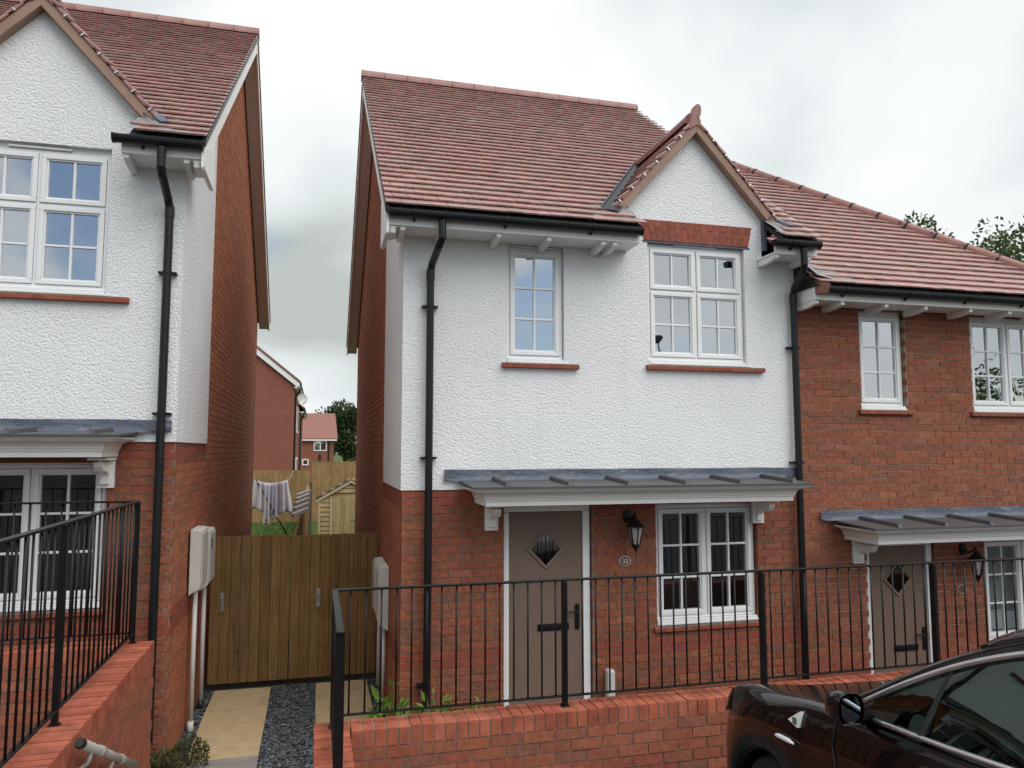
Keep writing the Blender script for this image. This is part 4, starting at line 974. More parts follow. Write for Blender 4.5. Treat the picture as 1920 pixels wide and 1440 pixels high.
# ================================================================ retaining walls
def coping(P, parent, a0, a1, b0, b1, z0, z1, axis):
    """bricks on edge side by side along axis"""
    n = round((a1-a0)/.075); w = (a1-a0)/n
    for i in range(n):
        p, q = a0+i*w+.005, a0+(i+1)*w-.005; j = random.uniform(-.003,.003); jb = random.uniform(-.003,.003)
        if axis == 'x': P.box(p, q, b0+jb, b1+jb, z0, z1+j, 'brick_cope', parent, 'z')
        else: P.box(b0+jb, b1+jb, p, q, z0, z1+j, 'brick_cope', parent, 'z')
def low_wall(label, runs, zt):
    o = thing('retaining_wall', label, 'wall', (runs[0][1], runs[0][3], 0), 'brick retaining walls with coping')
    core = MB(); cope = Pieces('coping_brick'); body = Pieces('brick'); zc = zt-.105
    for (axis, a0, a1, b0, b1, faces) in runs:
        x0, x1, y0, y1 = (a0, a1, b0, b1) if axis == 'x' else (b0, b1, a0, a1)
        core.box(x0+.010, x1-.010, y0+.010, y1-.010, -.7, zt-.007)
    c = core.build('wall_core', M['mortar'], o)
    for (axis, a0, a1, b0, b1, faces) in runs:
        coping(cope, c, a0, a1, b0, b1, zc, zt, axis)
        if axis == 'x':
            lay_bricks(body, c, a0, a1, -.5, zc-.010, lambda a,b,r,t,k: body.box(a,b,b0+random.uniform(-.002,.002),b0+.09,r,t,k,c,'y'), keyf='brick_low')
            if 'back' in faces: lay_bricks(body, c, a0, a1, -.5, zc-.010, lambda a,b,r,t,k: body.box(a,b,b1-.09,b1+random.uniform(-.002,.002),r,t,k,c,'y'), keyf='brick_low')
        else:
            for s_, xx in ((-1, b0), (1, b1)):
                lay_bricks(body, c, a0, a1, -.5, zc-.010, lambda a,b,r,t,k: body.box(*sorted((xx+s_*random.uniform(-.002,.002), xx-s_*.09)),a,b,r,t,k,c,'x'), keyf='brick_low')
            lay_bricks(body, c, b0+.1, b1-.1, -.5, zc-.010, lambda a,b,r,t,k: body.box(a,b,a1-.09,a1+.001,r,t,k,c,'y'), keyf='brick_low')
    cope.emit(300); body.emit(300); return o
WZ = .735
low_wall('long brick retaining wall under the railing in front of the two right hand houses, with its return beside the path', [('x', .245, 9.4, 4.955, 5.17, ('back',)), ('y', 2.6, 5.17, .022, .240, ())], WZ)
LZ = 1.10
low_wall('brick retaining wall on the left of the path, topped with bricks on edge', [('y', 2.6, 6.10, -1.335, -1.118, ()), ('x', -6.5, -1.339, 5.98, 6.195, ('back',))], LZ)

# ================================================================ railings
def railing(label, ends, zt, zb_, zbase, posts, ywise=()):
    """flat top rail, thin bottom rail, round bars and square posts along runs of (p, q)"""
    o = thing('railing', label, 'railing', (*ends[0][0], zbase), 'black metal railings on the brick walls')
    ps = []
    for (p, q) in posts:
        wx, wy = ((.024, .014) if p > 0 else (.0165, .011)) if (p, q) in ywise else (.0155, .026)
        m = MB().box(p-wx, p+wx, q-wy, q+wy, zbase-.002, zt-.012); m.box(p-wx-.012, p+wx+.012, q-wy-.012, q+wy+.012, zbase-.001, zbase+.006)
        m.build('post', M['iron'], o, bevel=.003); ps.append((p, q))
    for p, q in ends:
        P3 = lambda t, z: (p[0]+(q[0]-p[0])*t, p[1]+(q[1]-p[1])*t, z)
        MB().bar(P3(0, zt), P3(1, zt), .042, .014).build('top_rail', M['iron'], o, bevel=.003)
        MB().bar(P3(0, zb_), P3(1, zb_), .030, .010).build('bottom_rail', M['iron'], o, bevel=.002)
        L = math.hypot(q[0]-p[0], q[1]-p[1]); n = int(L/.1); 
        bm_ = None
        for k in range(1, n+1):
            x, y_, _ = P3(k*.1/L, 0) if k*.1 < L else (9e9, 0, 0)
            if x > 1e8 or any(abs(x-a)+abs(y_-b) < .045 for a, b in ps): continue
            if bm_ is None:
                b = MB().tube([(x, y_, zb_+.004), (x, y_, zt-.006)], .0065, 8).build('bar', M['iron'], o, smooth=True); bm_ = (b, x, y_)
            else:
                b = bm_[0].copy(); COL.objects.link(b); b.location = (x-bm_[1], y_-bm_[2], 0)
    return o
RY = 5.075
railing('long black railing with slim bars on the coping before the two right hand houses', [((.135, RY), (9.3, RY)), ((.135, RY), (.135, 3.90))], 1.588, WZ+.065, WZ,
        [(.135, RY), (1.70, RY), (3.262, RY), (4.825, RY), (6.39, RY), (7.95, RY), (.135, 3.93)], [(.135, 3.93)])
railing('black railing round the left hand terrace, ending beside the downpipe', [((-1.262, 6.06), (-1.262, 2.7)), ((-1.262, 6.06), (-6.0, 6.06))], 2.118, LZ+.075, LZ,
        [(-1.262, 6.06), (-1.262, 4.40), (-1.262, 2.75), (-2.95, 6.06)], [(-1.262, 6.06), (-1.262, 4.40), (-1.262, 2.75)])
h_dx = .05
o = thing('handrail', 'short grey galvanised tube handrail with a black end cap on the left retaining wall', 'handrail', (-1.08, 4.2, 1.0))
hd = Vector((0, 1.23, -.585))
h0 = Vector((-1.050, 4.05, 1.12)); hp = lambda t: h0+hd*t
MB().tube([hp(.02), hp(1)], .0245, 14).build('tube', M['galv'], o, smooth=True)
MB().tube([hp(-.012), hp(.0), hp(.02)], [.018, .025, .0255], 14).build('end_cap', M['trim'], o)
for t in (.30, .66): MB().tube([hp(t-.02), hp(t+.03)], .0295, 14).build('tube_joint', M['galv'], o)
for t in (.16, .52, .86):
    p = hp(t); MB().tube([p+Vector((0,0,-.02)), p+Vector((-.01,0,-.07)), p+Vector((-.045,0,-.10)), p+Vector((-.083,0,-.10))], .011, 8).build('wall_bracket', M['galv'], o, smooth=True)

# ================================================================ gates across the passage
def gate(label, x0, x1, zt, latch_x, hand):
    y = 9.45
    o = thing('garden_gate', label, 'gate', ((x0+x1)/2, y, GZ), 'paired wooden garden gates')
    n = round((x1-x0)/.118); w = (x1-x0)/n
    for i in range(n):
        j = random.uniform(-.004, .004); d = random.uniform(-.002, .002)
        MB().box(x0+i*w+.0025, x0+(i+1)*w-.0025, y+d, y+.02+d, GZ+.05, zt+j*1.5).build('board', M['gate'], o, bevel=.003)
    for i in range(1, n): MB().box(x0+i*w-.02, x0+i*w+.02, y+.0225, y+.028, GZ+.06, zt-.02).build('joint_strip', M['gate'], o)
    for z in (GZ+.25, GZ+.9, zt-.2): MB().box(x0+.01, x1-.01, y+.0285, y+.070, z-.045, z+.045).build('rail', M['gate'], o)
    l = MB(); l.box(latch_x-.022, latch_x+.022, y-.010, y-.003, .62, .83); l.tube([(latch_x, y-.012, .79), (latch_x, y-.04, .77), (latch_x, y-.04, .70), (latch_x, y-.012, .68)], .006, 6)
    l.build('latch', M['zinc'], o, bevel=.003); return o
gate('left wooden gate of vertical brown boards, beside the two meter boxes', -1.165, -.275, 1.485, -1.03, -1)
gate('right wooden gate of vertical brown boards, next to the white house', -.269, .745, 1.470, .055, 1)
for x in (-1.18, .757):
    pass

# ================================================================ meter boxes
def meter(label, s, xw, y0, y1, z0, z1, grp='meter boxes on the side walls', text=False):
    xo = xw+s*.105
    o = thing('meter_box', label, 'meter box', (xw, (y0+y1)/2, z0), grp)
    a, b = sorted((xw+s*.002, xo))
    m = MB(); m.prism([(xw+s*.002, z0), (xo-s*.02, z0+.05), (xo, z0+.07), (xo, z1-.03), (xo-s*.015, z1-.008), (xw+s*.002, z1)], 'y', y0, y1)
    m.build('body', M['meter'], o, fix=True, bevel=.006)
    d0, d1 = sorted((xo+s*.001, xo+s*.010)); MB().box(d0, d1, y0+.025, y1-.025, z0+.09, z1-.045).build('door', M['meter'], o, bevel=.004)
    if text:
        MB().box(*sorted((xo+s*.0108, xo+s*.012)), y0+.07, y0+.15, z1-.20, z1-.09).build('warning_label', M['trim'], o)
    return o
def conduit(label, xw, s, y, z0, z1, lean=0, grp='white pipes under the meter boxes'):
    o = thing('conduit', label, 'pipe', (xw+s*.04, y, z0), grp)
    MB().tube([(xw+s*.042, y-lean, z0+.13), (xw+s*.042, y, z1)], .023, 12).build('pipe', M['pipe'], o, smooth=True)
    MB().tube([(xw+s*.042, y-lean, z0), (xw+s*.042, y-lean, z0+.131)], .030, 12).build('pipe_foot', M['trim'] if lean == 0 else M['pipe'], o, smooth=True)
WL, WR = -1.193+.004, .767+.010
meter('pale meter box on the left house side wall, the one nearer the street', 1, WL, 8.02, 8.46, 1.07, 1.71)
meter('pale meter box with a dark label on the left house wall, nearer the gate', 1, WL, 8.62, 9.08, 1.00, 1.64, text=True)
meter('white meter box on the white house side wall, the one nearer the street', -1, WR, 8.17, 8.52, .58, 1.25)
meter('white meter box on the white house side wall, the one nearer the gate', -1, WR, 8.68, 9.05, .60, 1.24)
conduit('leaning white pipe from the nearer left meter box down to the bushes', WL, 1, 8.20, GZ-.05, 1.09, .02)
conduit('white pipe with a black foot below the further left meter box', WL, 1, 8.83, GZ-.05, 1.02)
conduit('white pipe below the nearer meter box on the white house', WR, -1, 8.30, GZ-.05, .61)
conduit('white pipe below the further meter box on the white house', WR, -1, 8.86, GZ-.05, .62)
o = tag(MB().box(2.78, 2.86, 6.98, 7.075, -.25, .36).build('waste_pipe', M['pipe'], None, bevel=.02), 'square white pipe stub against the bricks right of the front door', 'pipe')

# ================================================================ planting
def leaves(n, fn, size, key, name, parent=None, droop=.4, asp=.5):
    """leaf-shaped four-sided faces; fn() gives a position and an outward direction"""
    V = []; F = []
    for k in range(n):
        p, d = fn(); p = np.array(p); d = np.array(d)+np.random.normal(0, .45, 3); d[2] -= droop*random.random(); d /= np.linalg.norm(d)
        sdv = np.cross(d, np.random.normal(0, 1, 3)); sdv /= np.linalg.norm(sdv); L = random.uniform(*size); nn = np.cross(d, sdv)
        V += [p, p+d*L*.5+sdv*L*asp*.5+nn*L*.06, p+d*L, p+d*L*.5-sdv*L*asp*.5+nn*L*.06]; b = 4*k; F += [(b,b+1,b+2), (b,b+2,b+3)]
    m = MB(); m.v = [tuple(v) for v in V]; m.f = F
    return m.build(name, M[key], parent)
def clump(c, r, h):
    def fn():
        t = random.random()*6.283; rr = r*math.sqrt(random.random()); z = h*random.random()**.7*(1-.5*(rr/r)**2)
        return (c[0]+rr*math.cos(t), c[1]+rr*math.sin(t), c[2]+z), (math.cos(t)*.8, math.sin(t)*.8, .7)
    return fn
def bush(label, c, r, h, n, size, key, grp=None, name='plant', cat='plant', asp=.5):
    o = thing(name, label, cat, c, grp)
    st_ = MB()
    for k in range(7):
        t = k*.9; st_.tube([(c[0], c[1], c[2]-.02), (c[0]+r*.3*math.cos(t), c[1]+r*.3*math.sin(t), c[2]+h*.45), (c[0]+r*.6*math.cos(t), c[1]+r*.6*math.sin(t), c[2]+h*.85)], .005, 5)
    st_.build('stem', M['bark'], o); leaves(n, clump(c, r, h), size, key, 'foliage', o, asp=asp); return o
bush('lime green leafy plant at the corner of the white house, leftmost of the three', (.66, 6.45, GZ), .17, .80, 230, (.09, .17), 'leaf_lime', 'lime green plants behind the wall', asp=.42)
bush('lime green leafy plant behind the wall, just left of the downpipe foot', (.98, 6.3, GZ), .20, .74, 230, (.08, .15), 'leaf_lime', 'lime green plants behind the wall', asp=.42)
bush('low lime green plant behind the wall between downpipe and front door', (1.42, 6.35, GZ), .24, .66, 260, (.06, .11), 'leaf_lime', 'lime green plants behind the wall', asp=.42)
bush('mossy green bush growing at the foot of the left house corner', (-1.16, 6.72, GZ), .18, .36, 1500, (.02, .045), 'moss')
bush('grey green low plant beside the slate chippings near the left wall', (-1.02, 7.25, GZ), .16, .26, 900, (.02, .04), 'moss')
# ================================================================ back garden
def fence(label, runs, grp):
    o = thing('board_fence', label, 'fence', runs[0][0], grp)
    for (p, q, zt, w, key) in runs:
        p, q = Vector(p), Vector(q); L = (q-p).length; n = int(L/w); d = (q-p).normalized(); s_ = Vector((d.y, -d.x, 0))
        for i in range(n):
            c = p+d*(w*(i+.5)); m = MB(); zz = zt(i) if callable(zt) else zt
            m.bar(c+s_*(.0 if i % 2 else .012)+Vector((0,0,0)), c+s_*(.0 if i % 2 else .012)+Vector((0,0,zz-c.z+random.uniform(-.012,.012))), w*1.02, .018, tuple(s_))
            m.build('board', M[key], o)
        for z in (.4, 1.3): MB().bar(p-s_*.04+Vector((0,0,z)), q-s_*.04+Vector((0,0,z)), .06, .05).build('rail', M[key], o)
    return o
fence('lower back garden fence of upright boards behind the washing', [((-6.2, 26.1, .10), (-.16, 26.1, .10), 1.80, .15, 'fence')], 'back garden fences')
fence('taller back garden fence of upright boards behind the shed', [((-.14, 26.06, .10), (5.2, 26.06, .10), 2.09, .15, 'fence')], 'back garden fences')
fence('boundary fence seen almost edge on between the washing and the shed', [((-.27, 10.2, -.3), (-.20, 25.9, .0), 1.36, .15, 'fence')], 'back garden fences')
o = thing('fence_post', 'pale grey post standing by the boundary fence beside the shed', 'post', (-.11, 17.2, -.3))
MB().box(-.135, -.075, 17.17, 17.23, -.3, 1.74).build('post', M['concrete'], o, bevel=.004)
MB().prism([(-.14, 1.741), (-.07, 1.741), (-.105, 1.78)], 'y', 17.165, 17.235).build('post_cap', M['concrete'], o)
for k in range(5):
    yy = 16.2-k*.85; MB().bar((-.36, yy-.1, 1.56-k*.03), (-.12, yy+.1, 1.64-k*.03), .07, .05).build('cross_arm', M['pipe'], o)
gm = MB()
for k in range(9000):
    x, y = random.uniform(-3.2, -.3), random.uniform(17.5, 26); z = gz_far(y)-.02; h = random.uniform(.03, .075); a = random.random()*6.28; dx, dy = .012*math.cos(a), .012*math.sin(a)
    gm.add([(x-dx,y-dy,z), (x+dx,y+dy,z), (x+random.uniform(-.03,.03), y+random.uniform(-.03,.03), z+h)], [(0,1,2)])
struct(gm, 'grass', M['blade'], 'stuff')
# shed
def shed(x0, y, w, zg, ze, za, d=2.2):
    o = thing('garden_shed', 'pale wooden garden shed with apex roof and board door', 'shed', (x0+w/2, y, zg)); x1 = x0+w; xm = (x0+x1)/2
    dw0, dw1 = x0+.33, x0+.33+.86*1.0
    top = lambda x: ze+(za-ze)*(1-abs(x-xm)/(w/2))
    n = int((za-zg)/.125)
    for i in range(n+1):
        z0_, z1_ = zg+i*.125, zg+(i+1)*.125
        if z0_ >= za-.03: break
        for (a, b) in ([(x0, x1)] if z0_ > zg+1.50 else [(x0, dw0), (dw1, x1)]):
            if z0_ > ze:
                f = (za-z0_)/(za-ze)*(w/2); a, b = max(a, xm-f), min(b, xm+f)
            if b-a > .03: MB().add([(a,y,z0_),(b,y,z0_),(b,y-.0,z1_+.01),(a,y-.0,z1_+.01),(a,y-.022,z0_),(b,y-.022,z0_)], [(4,5,2,3),(0,1,5,4),(0,4,3),(1,2,5)]).build('cladding_board', M['shed'], o)
    MB().prism([(x0, zg),(x1, zg),(x1, ze),(xm, za),(x0, ze)], 'y', y+.012, y+d).build('shed_body', M['shed'], o, fix=True)
    dr = MB().box(dw0+.01, dw1-.01, y-.010, y+.006, zg+.05, zg+1.49).build('door', M['shed'], o)
    for k in range(7):
        a = dw0+.012+k*(dw1-dw0-.024)/7; MB().box(a+.002, a+(dw1-dw0-.024)/7-.002, y-.022, y-.0105, zg+.05, zg+1.49).build('door_board', M['shed'], dr)
    MB().box(dw1-.36, dw1-.16, y-.03, y-.0225, zg+.86, zg+.89).build('door_bolt', M['zinc'], dr)
    for s_ in (-1, 1):
        a = (xm, za+.05); b = (xm+s_*(w/2+.07), ze-.0)
        MB().prism([a, b, (b[0], b[1]-.085), (a[0], a[1]-.09)], 'y', y-.06, y-.035).build('bargeboard', M['shed_trim'], o, fix=True)
        MB().prism([(a[0], a[1]+.012), (b[0]+s_*.01, b[1]+.012), (b[0]+s_*.01, b[1]-.006), (a[0], a[1]-.006)], 'y', y-.07, y+d+.05).build('roof_panel', M['deck'], o, fix=True)
    for x in (x0+.02, dw0-.0): MB().box(x-.025, x+.025, y-.034, y-.0225, zg, ze-.02 if x < x0+.1 else zg+1.5).build('corner_trim', M['shed_trim'], o)
shed(.08, 21.0, 1.70, -.30, 1.15, 1.63, .9)
# washing line, prop and laundry
o = thing('washing_line', 'thin washing line strung across the back garden with laundry pegged on it', 'washing line', (-1.0, 18, 1.7))
LP = [(-1.75, 15.7, 2.02), (-1.42, 17.6, 1.88)]
lz = lambda x: 1.735+((x+.985)**2)*.62
ln = [(-1.75, 15.9, 2.06)]+[(x, 18.0, lz(x)) for x in np.linspace(-1.36, -.58, 12)]+[(-.74, 26.0, 1.79)]
MB().tube(ln, .004, 5).build('line', M['pipe'], o)
o = thing('line_prop', 'dark leaning pole propping up the washing line over the grass', 'prop', (-.66, 18.05, .55))
MB().tube([(-1.33, 17.95, 1.84), (-.985, 18.0, 1.22)], .011, 8).build('upper_pole', M['trim'], o, smooth=True)
MB().tube([(-.985, 18.0, 1.22), (-.44, 18.06, .24)], .016, 8).build('lower_pole', M['iron'], o, smooth=True)
MB().tube([(-.86, 18.01, 1.0), (-.83, 18.01, .945)], .022, 8).build('joint', M['pipe'], o)
def garment(name, label, cat, x0, x1, h, key, flare=0., dy=0, tilt=0., ragged=.04, seed=0):
    rnd = random.Random(seed); rows = []; nx, nz = 14, 12; ph = rnd.random()*6
    for i in range(nz+1):
        t = i/nz; r = []
        for k in range(nx+1):
            u = k/nx; x = x0+(x1-x0)*u+(u-.5)*flare*t+tilt*t
            z = lz(x0+(x1-x0)*u)-t*h*(1+ragged*math.sin(u*7+ph))-.004
            y = 18.0+dy+(.03+.05*t)*math.sin(u*11+ph+t*1.5)*.6
            r.append((x, y, z))
        rows.append(r)
    m = MB().grid(rows); ob = m.build(name, M[key], None, smooth=True)
    s_ = ob.modifiers.new('thick', 'SOLIDIFY'); s_.thickness = .004
    tag(ob, label, cat, 'laundry on the washing line')
garment('shirt', 'white shirt hanging at the left end of the washing line', 'laundry', -1.36, -1.20, .64, 'cl_white', .16, -.03, -.06, seed=1)
garment('towel', 'pale grey cloth hanging behind the dark prop', 'laundry', -1.24, -1.10, .66, 'cl_grey', .05, .04, .05, seed=2)
garment('shirt', 'pale lilac garment hanging second from left, its tail lowest of all', 'laundry', -1.15, -1.02, .92, 'cl_pale', .02, -.02, .02, .08, seed=3)
garment('shirt', 'pale blue garment hanging in the middle of the laundry', 'laundry', -1.045, -.94, .80, 'cl_blue', .04, .03, .0, .07, seed=4)
garment('trousers', 'lilac garment hanging right of the pale blue one', 'laundry', -.955, -.86, .76, 'cl_lilac', .07, -.01, .03, .08, seed=5)
garment('trousers', 'mauve grey garment hanging second from the right end', 'laundry', -.87, -.74, .70, 'cl_mauve', .12, .02, .06, seed=6)
garment('shirt', 'whitish garment at the right end of the washing line', 'laundry', -.76, -.64, .72, 'cl_pale', .12, -.03, .09, seed=7)

# ================================================================ houses beyond the gardens
def back_house():
    o = thing('back_house', 'red brick house seen gable end on beyond the garden fence, with white barge boards', 'house', (-4, 33, 0))
    x1, y0, y1 = -.98, 33.0, 41.5; ze, xr = 5.42, -4.1; zr = ze+(x1+.23-xr)*.79
    body = MB(); body.prism([(-7.2, -.3), (x1, -.3), (x1, ze+.1), (xr, zr-.2), (-7.2, ze+.1)], 'y', y0, y1); body.build('walls', M['brick_far'], o, fix=True)
    rf = MB()
    for s_ in (1, -1):
        e = (xr+s_*(x1+.26-xr), ze-.02); rf.prism([(xr, zr+.06), e, (e[0], e[1]-.10), (xr, zr-.06)], 'y', y0-.16, y1+.1)
    rf.build('roof', M['tile_far'], o, fix=True)
    for s_ in (1, -1):
        e = (xr+s_*(x1+.22-xr), ze-.12); MB().prism([(xr, zr-.06), e, (e[0], e[1]-.24), (xr, zr-.34)], 'y', y0-.13, y0-.06).build('bargeboard', M['upvc'], o, fix=True)
    MB().box(x1+.02, x1+.24, y0-.13, y1, ze-.33, ze-.26).build('soffit', M['soffit'], o)
    MB().box(x1+.17, x1+.29, y0-.12, y1, ze-.20, ze-.08).build('gutter', M['black'], o)
    MB().tube([(x1+.22, y0+.2, ze-.2), (x1+.22, y0+.2, ze-.45), (x1+.06, y0+.2, ze-.65), (x1+.06, y0+.2, 0)], .045, 8).build('downpipe', M['black'], o)
    for yy in (34.2, 36.6, 38.8):
        for z in (3.3, .9):
            w = MB().box(x1-.02, x1+.05, yy, yy+1.0, z, z+1.2).build('window', M['upvc'], o); MB().box(x1+.051, x1+.056, yy+.1, yy+.9, z+.1, z+1.1).build('pane', M['glass'], w)
    d = thing('satellite_dish', 'grey satellite dish on the side of the gable house beyond the gardens', 'satellite dish', (-.75, 35, 4.6))
    m = MB(); c = Vector((-.66, 34.6, 4.75)); ax = Vector((.45, -.85, .3)).normalized(); a = ax.cross(Vector((0,0,1))).normalized(); b = ax.cross(a)
    rows = [[c+(a*math.cos(t)+b*math.sin(t))*r-ax*(.09*(1-(r/.25)**2)) for t in np.linspace(0, 6.2832, 19)] for r in (.01, .1, .18, .25)]
    m.grid(rows); m.build('dish', M['meter'], d, smooth=True)
    MB().tube([c-ax*.1, c-ax*.16+Vector((-.1,0,-.1)), Vector((x1, 34.6, 4.6))], .025, 6).build('mount', M['zinc'], d)
    MB().tube([c-b*.0+Vector((0,0,-.28)), c+ax*.34+Vector((0,0,-.2))], .014, 6).build('arm', M['zinc'], d)
    o2 = thing('back_house', 'further red brick house stepping down behind the gable house', 'house', (-4, 42, 0))
    MB().prism([(-7.2, -.5), (x1+.05, -.5), (x1+.05, 4.7), (xr, 7.2), (-7.2, 4.7)], 'y', 41.6, 50.5).build('walls', M['brick_far'], o2, fix=True)
    rf = MB()
    for s_ in (1, -1):
        e = (xr+s_*(x1+.32-xr), 4.72); rf.prism([(xr, 7.45), e, (e[0], e[1]-.10), (xr, 7.33)], 'y', 41.55, 50.6)
    rf.build('roof', M['tile_far'], o2, fix=True)
    MB().box(x1+.07, x1+.28, 41.55, 50.5, 4.45, 4.52).build('soffit', M['upvc'], o2)
    MB().box(x1+.22, x1+.34, 41.55, 50.5, 4.56, 4.68).build('gutter', M['black'], o2)
    MB().tube([(x1+.27, 41.8, 4.55), (x1+.27, 41.8, 4.3), (x1+.12, 41.8, 4.1), (x1+.12, 41.8, -.4)], .045, 8).build('downpipe', M['black'], o2)
back_house()
o = thing('far_house', 'small red brick house with plain tiled roof in front of the far tree', 'house', (-1.5, 76, -1.6))
MB().box(-5.4, 1.62, 76.0, 84.0, -1.6, 3.62).build('walls', M['brick_far'], o)
rf = MB(); rf.add([(-5.7,75.7,3.58),(1.98,75.7,3.58),(1.78,80,6.22),(-5.7,80,6.22),(-5.7,84.3,3.58),(1.98,84.3,3.58),(-5.7,75.7,3.46),(1.98,75.7,3.46),(1.78,80,6.08),(-5.7,80,6.08),(-5.7,84.3,3.46),(1.98,84.3,3.46)],
   [(0,1,2,3),(3,2,5,4),(6,9,8,7),(9,10,11,8),(0,6,7,1),(1,7,8,2),(2,8,11,5),(4,5,11,10)]); rf.build('roof', M['tile_far'], o, fix=True)
MB().box(-5.6, 1.9, 75.66, 75.74, 3.34, 3.46).build('fascia', M['upvc'], o)
w = MB(); frame_ring(w, -.30, .95, 2.34, 3.33, 75.93, 76.02, .09); w.box(.28, .38, 75.93, 76.02, 2.43, 3.24); w = w.build('window', M['upvc'], o)
for a, b in ((-.21, .28), (.38, .86)): MB().box(a, b, 75.96, 75.99, 2.43, 3.24).build('pane', M['glass'], w)
MB().box(1.10, 1.20, 75.85, 75.95, -1.5, 3.3).build('downpipe', M['black'], o)
MB().box(.18, .42, 75.93, 75.99, 1.2, 2.0).build('flue', M['trim'], o)
w = MB(); frame_ring(w, -1.35, -.75, .95, 1.55, 75.93, 76.02, .10); w = w.build('window', M['upvc'], o); MB().box(-1.25, -.85, 75.96, 75.99, 1.05, 1.45).build('pane', M['glass'], w)

# ================================================================ trees
def tree(label, base, h, crown, n, size, key, grp, blobs=14, seed=1, asp=.55, trunk=.18):
    rnd = random.Random(seed); np.random.seed(seed); random.seed(seed)
    o = thing('broadleaf_tree', label, 'tree', base, grp); c, r = Vector(crown[0]), crown[1]
    t = MB(); b = Vector(base); fork = b+(c-b)*.55
    t.tube([b, b+(fork-b)*.5+Vector((.05,0,0)), fork, c], [trunk, trunk*.85, trunk*.7, trunk*.25], 9)
    cs = []
    for k in range(blobs):
        v = Vector((rnd.gauss(0,1), rnd.gauss(0,1), rnd.gauss(0,1))).normalized()*(rnd.random()**.4); p = c+Vector((v.x*r[0], v.y*r[1], v.z*r[2])); cs.append((p, rnd.uniform(.28, .5)*min(r)))
        t.tube([fork, fork+(p-fork)*.5+Vector((rnd.uniform(-.2,.2), 0, .15)), p], [trunk*.35, trunk*.18, trunk*.05], 5)
    t.build('trunk', M['bark'], o, smooth=True)
    def fn():
        p, q = cs[rnd.randrange(len(cs))]; v = np.array([rnd.gauss(0,1), rnd.gauss(0,1), rnd.gauss(0,1)]); v /= np.linalg.norm(v)
        return np.array(p)+v*q*(rnd.random()**.45)*np.array([1.1,1.1,.9]), v
    leaves(n, fn, size, key, 'crown', o, asp=asp); return o
tree('dark green broad tree standing behind the small far house', (3.4, 95, -1.8), 10, ((3.3, 95, 4.4), (3.1, 3, 3.5)), 9000, (.28, .55), 'leaf_dark', 'trees in the background', 34, 3, trunk=.3)
tree('bright leafy tree over the brick house roof, the one nearer the white gable', (14.2, 15.4, -.6), 9, ((14.2, 15.4, 6.6), (1.1, 1.1, 1.75)), 3600, (.10, .17), 'leaf', 'trees behind the brick house roof', 20, 11, trunk=.12)
tree('bright leafy tree over the brick house roof at the right edge', (17.6, 15.6, -.6), 9, ((17.3, 15.6, 6.25), (1.5, 1.5, 1.85)), 6400, (.10, .17), 'leaf', 'trees behind the brick house roof', 30, 21, trunk=.14)
# loose shoots above the two crowns
tree('young tree across the street mirrored in the brick house windows', (24, -9.5, .2), 6, ((24, -9.5, 4.6), (2.3, 2.2, 1.7)), 3000, (.12, .2), 'leaf', 'trees across the street', 16, 31, trunk=.12)
tree('bushy tree across the street mirrored in the small brick house window', (18.6, -9.0, .4), 5, ((18.6, -9.0, 3.6), (1.6, 1.6, 1.0)), 2000, (.12, .2), 'leaf', 'trees across the street', 12, 41, trunk=.10)
o = thing('street_lamp', 'grey street lamp across the road, mirrored in the big upper window', 'street lamp', (10.0, -6.6, .6))
MB().tube([(10.0,-6.6,.3),(10.0,-6.6,3.0),(10.0,-6.6,6.0)], [.075,.055,.045], 10).build('pole', M['zinc'], o, smooth=True)
MB().prism([(10.0+a, 5.95+b) for a, b in ((.05,.10),(.0,.0),(-.62,.02),(-.80,.06),(-.70,.10),(-.4,.20),(-.02,.18))], 'y', -6.74, -6.46).build('lamp_head', M['trim'], o, fix=True, bevel=.02)


# ================================================================ the black car nosed in towards the wall
CV = dict(N=(3.090, 4.275), th=-.036, zr=.300, pit=.089, rol=-.014, sc=1.02)
def cw(a, b, z):
    th = CV['th']; h = np.array([-math.sin(th), math.cos(th)]); r = np.array([math.cos(th), math.sin(th)]); a, b, z = a*CV['sc'], b*CV['sc'], z*CV['sc']
    q = np.array(CV['N'])-a*h+b*r; return Vector((q[0], q[1], z+CV['zr']+CV['pit']*a+CV['rol']*b))
car = thing('parked_car', 'glossy black car with chrome window trim parked nose towards the low wall', 'car', tuple(cw(2.2, 0, 0)))
def cbuild(mb, name, m, parent=car, **kw):
    mb.v = [tuple(cw(*p)) for p in mb.v]; return mb.build(name, m, parent, **kw)
lerp = lambda xs, ys, x: float(np.interp(x, xs, ys))
SA = [.20,.235,.29,.37,.48,.64,.87,1.1,1.35,1.6,2.0,2.6,3.2,3.7,4.05,4.25,4.34]
SW = [.42,.58,.71,.80,.848,.872,.885,.885,.885,.885,.885,.885,.89,.875,.82,.70,.50]      # half width
SH = [.60,.69,.75,.80,.832,.855,.876,.898,.912,.918,.918,.935,.96,.985,.985,.95,.85]        # shoulder (wing top, then belt line)
SC = [.58,.65,.70,.75,.795,.828,.862,.888,.905,.908,.91,.92,.94,.96,.965,.93,.85]                # centre line
WA, WB, WRAD = .87, 3.45, .325
def arch(a):
    z = .19
    for w in (WA, WB):
        if abs(a-w) < WRAD: z = max(z, .275+math.sqrt(WRAD**2-(a-w)**2))
    if a < .38: z = max(z, .22+.6*(.38-a))
    if a > 4.1: z = max(z, .22+.8*(a-4.1))
    return z
stn = sorted(set(list(np.linspace(.20, 4.34, 60))+[WA-WRAD+.001, WA+WRAD-.001, WB-WRAD+.001, WB+WRAD-.001]))
rows = []
